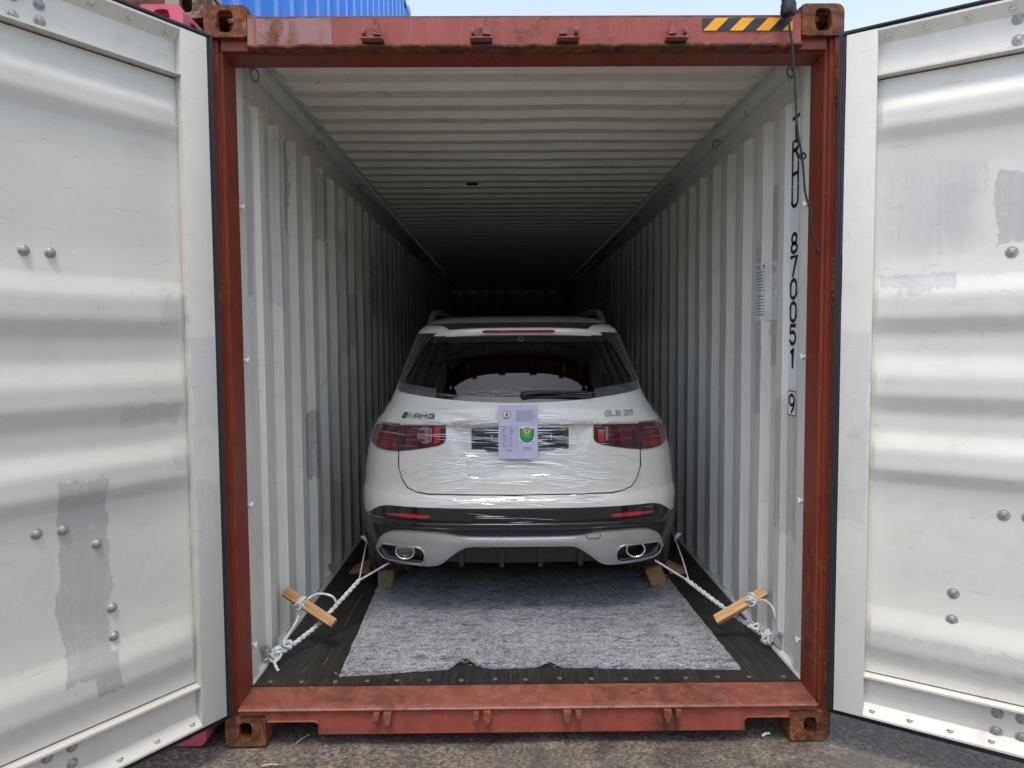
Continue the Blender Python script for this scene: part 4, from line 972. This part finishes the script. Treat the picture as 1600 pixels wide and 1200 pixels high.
# closing walls along top and bottom edges
for fz in (sk_top, sk_bot): skm.grid([[S(x, fz(abs(x)), sk_off(x, fz(abs(x)))) for x in allx], [S(x, fz(abs(x)), -.01) for x in allx]])
skid = skm.build('skid_plate', 'silver', car, True, 35)
for s in (-1, 1):
    ov = []
    for k in range(48):
        a = 2*pi*k/48; c = PA-PB; dx = cos(a)*PB+(c if cos(a) > 0 else -c); dz = sin(a)*PB; ov.append((s*(PX+dx), PZ+dz))
    fr_ = [S(x, z, sk_off(x, z)+.001) for x, z in ov]
    MB().tube(fr_, .0055, 8, closed=True).build('pod_bezel', 'silver', skid, True)
    tn = MB(); yb = max(p.y for p in fr_)+.05; tn.grid([fr_, [Vector((p.x*.995, yb, p.z)) for p in fr_]], closed=True); tn.f.append(tuple(range(48, 96))); tn.mi.append(0)
    tn.build('pod_recess', 'matte_black', skid, True, 50)
    # exhaust tip: oval chrome ring and bore
    tc = Vector((s*.606, S(s*.606, PZ, sk_off(.606, PZ)).y, PZ+.004-CO.z)); N_ = 40
    def ov2(a, b, dy): return [Vector((tc.x+a*cos(2*pi*k/N_), tc.y+dy, tc.z+b*sin(2*pi*k/N_))) for k in range(N_)]
    rg = MB(); rg.tube(ov2(.048, .0395, -.002), .0052, 10, closed=True); rg.grid([ov2(.051, .0425, .0), ov2(.051, .0425, .05)], closed=True); rg.build('exhaust_tip', 'chrome', skid, True, 60)
    if s < 0:
        bc = MB(); bc.grid([ov2(.0455, .037, .010), ov2(.03, .024, .0075), ov2(.012, .010, .0065)], closed=True); bc.f.append(tuple(2*N_+k for k in range(N_))); bc.mi.append(0); bc.build('exhaust_insert', 'dark_mirror', skid, True, 80)
    else:
        bc = MB(); bc.grid([ov2(.0445, .0365, .004), ov2(.043, .035, .05), ov2(.040, .032, .10)], closed=True); bc.f.append(tuple(2*N_+k for k in range(N_))); bc.mi.append(0); bc.build('exhaust_bore', 'matte_black', skid, True, 80)
tw = [(.335, .630), (.335, .618), (.345, .610), (.395, .610), (.405, .618), (.405, .634)]
ring_line('tow_cover_seam', tw, .0018, 'matte_black', .0345, skid)
# diffuser
df = MB(); rows = []
for i in range(31):
    x = lerp(-.46, .46, i/30); rows.append([S(x, .566, .002), S(x, .54, -.035), S(x, .50, -.055), S(x, .478, -.065), S(x, .472, -.2)])
df.grid(rows); dfo = df.build('diffuser', 'black_plastic', car, True, 60)
for x in (-.308, -.098, .104, .312):
    fm = MB(); a = S(x, .55, .012); yb = a.y
    fm.prism([(yb-.002, .560-CO.z), (yb+.012, .462-CO.z), (yb+.020, .450-CO.z), (yb+.20, .450-CO.z), (yb+.20, .56-CO.z)], x-.012, x+.012, 'x'); fm.build('fin', 'black_plastic', dfo)
# wheels
def make_wheel(s, ay):
    wh = bpy.data.objects.new('wheel', None); COL.objects.link(wh); wh.parent = car; wh.location = L_(s*.778-.013, ay, .53); wh.rotation_euler = (0, s*pi/2, 0)
    r = .358; prof = [(.24, -.115), (.30, -.120), (.335, -.117), (.349, -.108), (.355, -.094)]
    for c in (-.075, -.028, .028, .075): prof += [(r, c-.016), (r, c-.008), (r-.011, c-.006), (r-.011, c+.006), (r, c+.008), (r, c+.016)]
    prof += [(.355, .094), (.349, .108), (.335, .117), (.30, .120), (.24, .115)]
    t = MB(); t.lathe(prof, None, 72)
    # shoulder sipes
    for k in range(64):
        a = 2*pi*k/64
        for sg in (-1, 1): t.box((.3545, -.0035, sg*.085), (.3600, .0035, sg*.112), T=Matrix.Rotation(a, 4, 'Z'))
    t.build('tyre', 'tyre', wh, True, 30)
    rm_ = MB(); rm_.lathe([(.06, .02), (.06, .075), (.05, .08)], n=24); rm_.lathe([(.245, -.10), (.245, .105), (.235, .112), (.225, .10), (.225, -.10)], n=48)
    for k in range(5): rm_.box((.03, -.028, .055), (.235, .028, .09), .008, T=Matrix.Rotation(2*pi*k/5, 4, 'Z'))
    rm_.build('rim', 'rim', wh, True, 30)
for s in (-1, 1):
    for ay in (1.66, 4.49): make_wheel(s, ay)
# cabin: dark tub, seats with head restraints on chrome posts, windscreen is the body's own front
MB().box(L_(-.60, 1.25, .95), L_(.60, 4.2, 1.02)).build('cabin_floor', 'seat', car)
def seat(x, y, z, wd):
    st = MB(); st.box((-wd/2, -.06, -.45), (wd/2, .08, 0), .03); o = st.build('seat', 'seat', car, True, 40); o.location = L_(x, y, z)
    h = MB(); h.box((-.13, -.05, .075), (.13, .05, .21), .03); h.build('headrest', 'seat', o, True, 40)
    for dx in (-.055, .055): MB().tube([(dx, -.01, -.01), (dx, -.01, .09)], .0065, 8).build('headrest_post', 'chrome', o, True)
for x in (-.40, .375): seat(x, 2.1, 1.40, .55)
seat(-.013, 2.1, 1.36, .24)
for x in (-.38, .36): seat(x, 3.0, 1.48, .5)

# stretch film: hundreds of thin taut creases a few millimetres off the bodywork, plus loose edge sheets
fl = MB(); rf = random.Random(11)
def crease(x, z, ln, wd, slope, off, tilt):
    n = max(3, int(ln/.02)); P = [[], []]
    ph_ = rf.uniform(0, 6); am = rf.uniform(0, .0012)
    for k in range(n+1):
        t = k/n; xx = x-ln/2+ln*t; zz = z+slope*(xx-x)+am*sin(ph_+t*7); w_ = wd*(sin(pi*min(1, max(0, t)))**.6+.05)
        if abs(xx) > interp(zz, WX)*.975: return
        if abs(zz-1.19) < .004: zz = 1.196
        rc = recess(xx, zz)
        p = S(xx, zz, off)+Vector((0, -rc*1.02, 0)); q = S(xx, zz+w_, off)+Vector((0, -rc*1.02+tilt*w_, 0)); P[0].append(p); P[1].append(q)
    fl.grid(P)
def dens():
    r = rf.random()
    if r < .06: return rf.choice((-1, 1))*rf.uniform(.38, .78), rf.uniform(1.055, 1.185), .10
    if r < .30: return rf.gauss(0, .20), rf.gauss(1.10, .05), .16       # over the plate recess
    if r < .52: return rf.gauss(0.02, .30), rf.gauss(.98, .07), .15
    if r < .62: return rf.gauss(-.05, .22), rf.gauss(1.345, .012), .09   # lower edge of the glass
    if r < .72: return rf.gauss(-.15, .28), rf.gauss(1.215, .015), .14
    if r < .82: return rf.uniform(-.5, .5), rf.gauss(.80, .012), .2
    if r < .86: return rf.uniform(-.75, .75), rf.uniform(.66, .76), .25
    return rf.uniform(-.7, .7), rf.uniform(.84, 1.27), .12
for i in range(450):
    x, z, l0 = dens(); z = max(.69, z)
    if abs(x) > .40 and 1.04 < z < 1.19 and rf.random() < .72: continue
    ln = l0*rf.uniform(.25, 1.5)
    crease(x, z, ln, rf.choice([.0010, .0014, .0018, .0026]), rf.gauss(-.03 if z > .9 else .0, .05), rf.uniform(.011, .015), rf.uniform(.15, .65))
for i in range(40):   # long diagonal pulls to the lower corners
    s = rf.choice((-1, 1)); x = s*rf.uniform(.15, .45); z = rf.uniform(.86, 1.0); crease(x, z, rf.uniform(.2, .5), .0016, -s*rf.uniform(.08, .25), .012, .4)
o = fl.build('stretch_film', 'film', car, True, 60, fix=False); o['kind'] = 'stuff'; o['label'] = 'taut glinting creases of clear stretch film'
# thin sheets at the flanks and low on the window corners
for s in (-1, 1):
    sh = MB(); rows = []
    for i in range(46):
        z = lerp(.50, 1.30, i/45); w_ = interp(z, WX); row = []
        for k in range(9):
            t = k/8; x = s*w_*lerp(.90, 1.0, t); y = yrear(s*min(abs(x), w_*.9995), z); wob = .006*mnoise.noise((z*18, t*3, s*5))+.004*mnoise.noise((z*60, t*2, s))
            row.append(Vector((x+s*(.010+wob+.008*t), y-.012-.01*(1-t), z))-Vector((0, CO.y, CO.z)))
        rows.append(row)
    sh.grid(rows); sh.build('film_sheet', 'film_thin', car, True, 80, fix=False)
    sh = MB(); xs_ = [s*lerp(.40 if s > 0 else .44, .655, i/16) for i in range(17)]
    sh.grid([[S(x, lerp(wz_bot(x)-.008, wz_bot(x)+.040, j/4), .010+.001*(i % 3)) for j in range(5)] for i, x in enumerate(xs_)]); sh.build('film_sheet', 'film_thin', car, True, 80, fix=False)

# ================================================================= PAPER taped on the tailgate
pp = empty('document_sheet', 'printed lilac document sheet with green shield, taped under film over the rear number plate', 'paper', (-.022, .858, 1.155))
def pf(off): return lambda u, v: Vector((u+.004*(v < 0)*v, -.010-off-.0035*cos(v*9)+.004*sin(u*30)*.3, v))
f = pf(0); ps = MB(); ps.grid([[f(lerp(-.101, .101, i/12), lerp(-.138, .138, j/16)) for i in range(13)] for j in range(17)]); ps.build('sheet', 'paper', pp, True, 60, fix=False)
f = pf(.0012); pr = MB()
def bar(mb, u0, u1, v0, v1, f=f): mb.grid([[f(lerp(u0, u1, k/4), v) for k in range(5)] for v in (v0, v1)])
rp = random.Random(5)
for i in range(7):
    u = -.01; v = .108-i*.0085
    while u < (.07 if i != 3 else .088):
        w_ = rp.uniform(.004, .014); bar(pr, u, u+w_, v, v+.0028); u += w_+.003
for i in range(9):
    v = .028-i*.0125; bar(pr, -.088, -.005, v-.004, v-.0032)
    for u in (-.080, -.045): bar(pr, u, u+rp.uniform(.01, .022), v, v+.003)
bar(pr, -.0895, -.0885, -.09, .038); bar(pr, -.005, -.004, -.09, .038); bar(pr, -.089, -.0045, -.0905, -.0895); bar(pr, -.060, -.030, -.098, -.0945)
for v in (-.082, -.092): bar(pr, .025, .070, v, v+.0025)
bar(pr, -.075, -.045, .070, .0735)
pr.build('printed_text', 'print_grey', pp, fix=False)
def disc(mb, u0, v0, a, b, f, n=24): mb.add([f(u0, v0)]+[f(u0+a*cos(2*pi*k/n), v0+b*sin(2*pi*k/n)) for k in range(n)], [(0, 1+k, 1+(k+1) % n) for k in range(n)])
o_ = MB(); disc(o_, -.058, .093, .024, .019, f); o_.build('orange_seal', 'print_orange', pp, fix=False)
o_ = MB(); disc(o_, -.058, .093, .018, .014, pf(.0018)); o_.build('seal_centre', 'paper_white', pp, fix=False)
o_ = MB(); disc(o_, -.057, .094, .006, .009, pf(.0024)); disc(o_, -.062, .086, .004, .004, pf(.0024)); o_.build('seal_motif', 'print_red', pp, fix=False)
o_ = MB(); bar(o_, .002, .088, -.062, .032, pf(.0012)); o_.build('white_panel', 'paper_white', pp, fix=False)
def shield(sc): return [(.045+sc*x, -.012+sc*y) for x, y in [(-.034, .030), (-.017, .026), (0, .030), (.017, .026), (.034, .030), (.034, -.005), (.028, -.024), (.014, -.036), (0, -.040), (-.014, -.036), (-.028, -.024), (-.034, -.005)]]
for nm, mt, sc, of in (('shield_border', 'ink', 1.08, .0018), ('green_shield', 'print_green', 1.0, .0024)):
    o_ = MB(); q = shield(sc); ff = pf(of); o_.add([ff(.045, -.012)]+[ff(*p) for p in q], [(0, 1+k, 1+(k+1) % 12) for k in range(12)]); o_.build(nm, mt, pp, fix=False)
o_ = MB(); disc(o_, .045, .004, .018, .012, pf(.003)); bar(o_, .028, .062, -.016, -.0135, pf(.003)); bar(o_, .032, .058, -.024, -.022, pf(.003)); o_.build('shield_oval', 'print_yellow', pp, fix=False)
o_ = MB(); disc(o_, .046, .005, .005, .006, pf(.0036)); bar(o_, .006, .022, -.054, -.051, pf(.002)); bar(o_, .068, .084, -.054, -.051, pf(.002)); o_.build('shield_motif', 'print_red', pp, fix=False)
o_ = MB()
for dx in (-.008, 0, .008): o_.add([pf(.003)(.045+dx-.004, .0185), pf(.003)(.045+dx+.004, .0185), pf(.003)(.045+dx, .027)], [(0, 1, 2)])
o_.build('crown_mark', 'print_grey', pp, fix=False)

# ================================================================= FELT MAT
def mat_edge_y(x):
    base = interp(x, [(-.82, .232), (-.62, .250), (-.35, .285), (-.29, .345), (-.26, .35), (-.19, .295), (-.02, .288), (.06, .295), (.105, .325), (.15, .296), (.4, .280), (.95, .258)])
    return base+.006*mnoise.noise((x*9, 1, 0))+.003*mnoise.noise((x*40, 2, 0))
fm = MB(); nx, ny = 150, 130; T_ = []; B_ = []
for j in range(ny+1):
    r = []; rb = []
    for i in range(nx+1):
        u = i/nx; x0 = lerp(-.816, .942, u); t = j/ny; y = lerp(mat_edge_y(x0), 2.2, t**1.25)
        x = lerp(x0, lerp(-.86, .90, u), min(1, (y-.25)/1.2)); ed = .006*mnoise.noise((y*8, u*2, 3)); x += ed*(abs(u-.5)*2)**8
        z = .1755+.0035*mnoise.noise((x*7, y*9, 0))+.0028*mnoise.noise((x*26, y*34, 2))+.0018*mnoise.noise((x*70, y*80, 5))
        for wx_, a in ((-.275, .020), (.108, .012)): z += a*math.exp(-((x-wx_)/.045)**2)*math.exp(-max(0, y-mat_edge_y(x0))/.05)
        z += .006*math.exp(-((y-.62-.05*sin(x*4))/.03)**2)*sstep(.2, .5, x)+.004*math.exp(-((y-.75+.1*x)/.025)**2)
        z += .004*max(0, mnoise.noise((x*3.1, y*5.2, 9)))
        r.append((x, y, z)); rb.append((x, y, max(.1705, z-.006)))
    T_.append(r); B_.append(rb)
fm.grid(T_); rim = [(0, i) for i in range(nx+1)]+[(j, nx) for j in range(1, ny+1)]+[(ny, i) for i in range(nx-1, -1, -1)]+[(j, 0) for j in range(ny-1, 0, -1)]
fm.grid([[T_[j][i] for j, i in rim], [B_[j][i] for j, i in rim]], closed=True)
felt = empty('felt_mat', 'grey speckled felt mat laid on the container floor behind the car', 'mat')
fm.build('mat_sheet', 'felt', felt, True, 70)
M['fibre_light'] = simple('pale_fibre', (.50, .51, .56), .9, 0, 0, .4, 30); M['fibre_dark'] = simple('dark_fibre', (.03, .032, .045), .9, 0, 0, .4, 30)
rb = random.Random(21)
for nm, cnt in (('fibre_light', 1100), ('fibre_dark', 1100)):
    hm = MB()
    for _ in range(cnt):
        u = rb.random(); x0 = lerp(-.81, .935, u); y = lerp(mat_edge_y(x0)+.002, 1.5, rb.random()**1.8); x = lerp(x0, lerp(-.86, .90, u), min(1, (y-.25)/1.2)); a = rb.gauss(0, .6)
        ln = rb.uniform(.008, .032); z = .1785+.0035*mnoise.noise((x*7, y*9, 0))+rb.uniform(0, .003)
        if rb.random() < .22: y = mat_edge_y(x0)+.001; a = rb.gauss(pi/2, .8)
        pts = [(x, y, z), (x+cos(a)*ln*.5, y+sin(a)*ln*.4, z+rb.uniform(.001, .005)), (x+cos(a+rb.gauss(0, .5))*ln, y+sin(a)*ln*.8, z-.001)]
        hm.tube(pts, rb.uniform(.0004, .0008), 3, cap=False)
    o = hm.build('loose_fibres', nm, felt, False, fix=False); o['kind'] = 'stuff'

# ================================================================= ROPES, TOGGLES, CHOCKS
def twisted(mb, path, r, pitch=.028, strands=3, rs=None, n=6):
    pts = spline(path, 40); L = [0]
    for a, b in zip(pts, pts[1:]): L.append(L[-1]+(b-a).length)
    up = Vector((0, 0, 1)); fr = []
    step = pitch/9; m_ = max(6, int(L[-1]/step)); res = []
    i = 0
    for k in range(m_+1):
        s_ = L[-1]*k/m_
        while i < len(L)-2 and L[i+1] < s_: i += 1
        t = (s_-L[i])/max(1e-9, L[i+1]-L[i]); res.append((pts[i].lerp(pts[i+1], t), s_))
    for q in range(strands):
        P = []
        a_ = None
        for k, (p, s_) in enumerate(res):
            t = (res[min(k+1, m_)][0]-res[max(k-1, 0)][0]).normalized()
            if a_ is None: a_ = t.orthogonal().normalized()
            a_ = (a_-t*a_.dot(t)).normalized(); b_ = t.cross(a_); ph_ = 2*pi*(s_/pitch+q/strands)
            P.append(p+(a_*cos(ph_)+b_*sin(ph_))*r*.52)
        mb.tube(P, rs or r*.56, n)
ROPE_L = [(-.727, 1.0, .426), (-.842, .79, .405), (-.93, .665, .322), (-1.00, .56, .262), (-1.075, .44, .225), (-1.140, .345, .200)]
ROPE_R = [(.720, 1.0, .430), (.853, .84, .375), (.942, .735, .320), (1.035, .625, .268), (1.105, .54, .232), (1.165, .47, .205)]
def knot(mb, c, R, turns, seed, tube_r):
    rk = random.Random(seed); c = Vector(c)
    for k in range(turns):
        a = Vector((rk.gauss(0, 1), rk.gauss(0, 1), rk.gauss(0, 1))).normalized(); b = a.orthogonal().normalized(); d = a.cross(b); off = Vector((rk.uniform(-.35, .35), rk.uniform(-.35, .35), rk.uniform(-.3, .3)))*R
        pts = [c+off+(b*cos(t)+d*sin(t)*.75)*R for t in [2*pi*i/10 for i in range(11)]]; twisted(mb, pts, tube_r, .016)
def rope_thing(side, path, label):
    t = empty('rope', label, 'rope', group='lashing ropes')
    mb = MB(); twisted(mb, path[:2], .0055, .022); twisted(mb, path[1:], .0095, .055, 2, .0062, 7); twisted(mb, [Vector(p)+Vector((0, 0, .004)) for p in path[1:]], .0095, .055, 2, .0050, 6)
    mb.build('main_line', 'rope', t, True, 80); return t
rl = rope_thing(-1, ROPE_L, 'blue-white twisted lashing rope from the car to the left floor ring')
k = MB(); knot(k, (-1.128, .352, .222), .026, 6, 3, .0062); twisted(k, [(-1.13, .36, .22), (-1.165, .36, .215), (-1.178, .345, .20), (-1.166, .33, .205)], .006, .02); knot(k, (-1.09, .415, .238), .018, 4, 5, .006); k.build('knot', 'rope', rl, True, 80)
k = MB(); twisted(k, [(-1.12, .345, .215), (-1.125, .325, .195), (-1.112, .305, .182), (-1.098, .285, .176)], .0068, .02); k.build('rope_end', 'rope', rl, True, 80)
k = MB(); twisted(k, [(-.92, .63, .345), (-.94, .62, .385), (-1.00, .60, .405), (-1.05, .575, .385), (-1.075, .56, .36)], .006, .02)
twisted(k, [(-1.082, .565, .33), (-1.085, .52, .30), (-1.10, .47, .27), (-1.115, .42, .245)], .0065, .022)
knot(k, (-1.072, .565, .372), .027, 6, 9, .0055); knot(k, (-1.080, .56, .335), .014, 4, 29, .0055); k.build('rope_loop', 'rope', rl, True, 80)
k = MB(); twisted(k, [(-.842, .79, .405), (-.868, 1.0, .43), (-.905, 1.30, .465)], .0035, .015); k.build('thin_line', 'rope', rl, True, 80)
rr_ = rope_thing(1, ROPE_R, 'blue-white twisted lashing rope from the car to the right floor ring')
k = MB(); knot(k, (1.150, .487, .222), .028, 7, 13, .0062); knot(k, (1.105, .535, .24), .020, 5, 15, .006); twisted(k, [(1.15, .48, .22), (1.178, .46, .225), (1.19, .44, .205), (1.172, .455, .195)], .0065, .02); k.build('knot', 'rope', rr_, True, 80)
k = MB(); twisted(k, [(1.085, .56, .355), (1.084, .555, .31), (1.078, .56, .27), (1.075, .57, .245)], .0065, .02); knot(k, (1.09, .555, .375), .026, 6, 19, .0055); knot(k, (1.085, .555, .33), .012, 3, 23, .005); k.build('rope_loop', 'rope', rr_, True, 80)
k = MB(); twisted(k, [(1.10, .545, .36), (1.13, .52, .385), (1.16, .49, .37), (1.172, .46, .325), (1.175, .43, .285), (1.172, .42, .27)], .0062, .02); k.build('rope_end', 'rope', rr_, True, 80)
k = MB(); twisted(k, [(.862, .83, .372), (.875, 1.0, .42), (.896, 1.30, .484)], .0035, .015); k.build('thin_line', 'rope', rr_, True, 80)

def timber(name, mat, a, b, wd, th, label, cat, roll=0, group=None, ch=.0025):
    a = Vector(a); b = Vector(b); d = b-a; L = d.length; mb = MB(); mb.box((-L/2, -wd/2, -th/2), (L/2, wd/2, th/2), ch)
    o = mb.build(name, mat, None, True, 30); o.location = (a+b)/2; o.rotation_mode = 'QUATERNION'
    x = d.normalized(); y = Vector((0, 0, 1)).cross(x).normalized(); z = x.cross(y); mm = Matrix((x, y, z)).transposed()
    o.rotation_quaternion = mm.to_quaternion() @ Matrix.Rotation(roll, 3, 'X').to_quaternion(); return tag(o, label, cat, group)
timber('wooden_toggle', 'pine_dark', (-1.160, .600, .418), (-.905, .512, .292), .045, .030, 'darker pine stick with knotted rope, hung in the left rope', 'stick', .7, 'pine sticks twisting the ropes')
timber('wooden_toggle', 'pine', (1.158, .545, .418), (.930, .585, .262), .045, .030, 'pale pine stick with knotted rope, hung in the right rope', 'stick', -.7, 'pine sticks twisting the ropes')
def wedge(name, mat, poly, y0, y1, loc, rot, label, group):
    mb = MB(); mb.prism(poly, y0, y1, 'y'); o = mb.build(name, mat); o.location = loc; o.rotation_euler = rot; return tag(o, label, 'wood block', group)
def block(mat, pts, dz, label):
    # chunky split block leaning against the tyre: quad base footprint and a shorter top quad
    mb = MB(); mb.add(pts, [(0, 1, 2, 3), (7, 6, 5, 4), (0, 4, 5, 1), (1, 5, 6, 2), (2, 6, 7, 3), (3, 7, 4, 0)])
    o = mb.build('wheel_chock', mat); bm = bmesh.new(); bm.from_mesh(o.data); bmesh.ops.bevel(bm, geom=bm.edges[:], offset=.004, segments=2, affect='EDGES'); bm.to_mesh(o.data); bm.free(); tag(o, label, 'wood block', 'wood blocks wedging the rear wheels'); return o
block('oldwood', [(-.848, 1.305, .1705), (-.764, 1.305, .1705), (-.758, 1.43, .1705), (-.855, 1.43, .1705), (-.850, 1.345, .268), (-.757, 1.345, .276), (-.752, 1.46, .262), (-.858, 1.46, .255)], 0, 'mossy old wood block wedged behind the left rear tyre')
block('pine_dark', [(.768, 1.305, .1765), (.866, 1.315, .1765), (.864, 1.44, .1765), (.760, 1.43, .1765), (.738, 1.345, .262), (.832, 1.345, .286), (.840, 1.46, .276), (.742, 1.46, .255)], 0, 'split orange wood block wedged behind the right rear tyre')
block('pine_dark', [(-1.085, 1.60, .1705), (-.945, 1.58, .1705), (-.94, 1.70, .1705), (-1.08, 1.72, .1705), (-1.083, 1.605, .182), (-.950, 1.585, .235), (-.945, 1.69, .25), (-1.075, 1.71, .188)], 0, 'flat wood wedge on the floor outside the left rear wheel')
block('pine', [(.930, 1.53, .1705), (1.045, 1.54, .1705), (1.05, 1.66, .1705), (.935, 1.66, .1705), (.908, 1.55, .238), (1.035, 1.555, .186), (1.04, 1.65, .186), (.915, 1.65, .24)], 0, 'pale wood wedge on the floor outside the right rear wheel')
# bits of film or tape sticking out by the tyres where the thin lines hook on
for s in (-1, 1):
    mb = MB(); c = Vector((s*.907, 1.30, .475)); mb.add([c+Vector(v) for v in [(-s*.012, 0, -.03), (s*.004, -.004, .02), (s*.036, .0, .018), (-s*.004, .006, -.028), (s*.008, .002, .022), (s*.038, .006, .016)]], [(0, 1, 2), (5, 4, 3), (0, 3, 4, 1), (1, 4, 5, 2), (2, 5, 3, 0)])
    mb.build('strap_tag', 'paper_white', rl if s < 0 else rr_)

# ================================================================= CABLE hanging from the header
cb = empty('hanging_cable', 'thin black cable hanging from a taped sleeve at the top right', 'cable', (.99, -.04, 2.84))
CB = Vector((.99, -.04, 2.84))
pts = [(1.15, .42, 2.88), (1.115, .30, 2.90), (1.045, .12, 3.055), (1.0, -.01, 3.085), (.987, -.040, 3.02), (.988, -.040, 2.838), (1.007, -.036, 2.718), (1.018, -.032, 2.616), (1.033, -.03, 2.421), (1.052, -.03, 2.318), (1.060, -.03, 2.25), (1.067, -.03, 2.181), (1.088, -.03, 2.108), (1.092, -.03, 2.06), (1.103, -.03, 2.011), (1.120, -.03, 1.958)]
MB().tube([p-CB for p in spline(pts, 8)], .0042, 8).build('cord', 'cable', cb, True)
sv = MB(); zz = [2.833+.012*i for i in range(17)]; sv.tube([Vector((.986, -.045, z))-CB for z in zz], [.026+.0022*(i % 2)+.002*sin(i) for i in range(17)], 14); sv.build('sleeve', 'cable', cb, True, 50)
MB().lathe([(.004, -.006), (.009, 0), (.009, .012), (.004, .016)], Matrix.Translation(Vector((1.12, -.03, 1.95))-CB), 10).build('cord_end', 'cable', cb, True)
MB().tube([Vector((1.052+.012*cos(a), -.036, 2.315+.012*sin(a)))-CB for a in [2*pi*i/12 for i in range(12)]], .0045, 6, closed=True).build('cord_knot', 'cable', cb, True)

# ================================================================= GROUND LITTER
def litter(name, mat, a, b, r, label, cat):
    mb = MB(); mb.tube([a, ((a[0]+b[0])/2, (a[1]+b[1])/2+.004, (a[2]+b[2])/2+.002), b], r, 6); return tag(mb.build(name, mat), label, cat)
litter('straw', 'straw', (-1.03, -.135, .002), (-.965, -.128, .003), .0024, 'pale broken straw on the asphalt just below the left corner', 'straw')
litter('straw', 'straw', (-.94, .02, .002), (-.905, .075, .003), .002, 'straw lying in the recess beside the left bottom corner', 'straw')
litter('plastic_scrap', 'blue_plastic', (-.815, -.055, .004), (-.808, -.04, .006), .005, 'small blue plastic scrap on the asphalt under the red sill', 'litter')
litter('plastic_scrap', 'decal_white', (.955, .03, .004), (.99, .045, .006), .005, 'small white scrap in the recess beside the right bottom corner', 'litter')
rb2 = random.Random(31); pm2 = MB()
for _ in range(700):
    x = rb2.uniform(-2.4, 2.4); y = rb2.uniform(-1.3, .12); r = rb2.uniform(.0015, .0055)*(1.6 if rb2.random() < .06 else 1)
    T = Matrix.Translation((x, y, r*.3-.004)) @ Matrix.Rotation(rb2.uniform(0, 6), 4, 'Z') @ Matrix.Diagonal((r*rb2.uniform(.8, 1.6), r, r*.7, 1))
    pm2.add([T @ Vector(v) for v in ((1, 0, 0), (-1, 0, 0), (0, 1, 0), (0, -1, 0), (0, 0, 1), (0, 0, -1))], [(0, 2, 4), (2, 1, 4), (1, 3, 4), (3, 0, 4), (2, 0, 5), (1, 2, 5), (3, 1, 5), (0, 3, 5)])
o = pm2.build('gravel', 'stone', None, fix=False); o['kind'] = 'stuff'
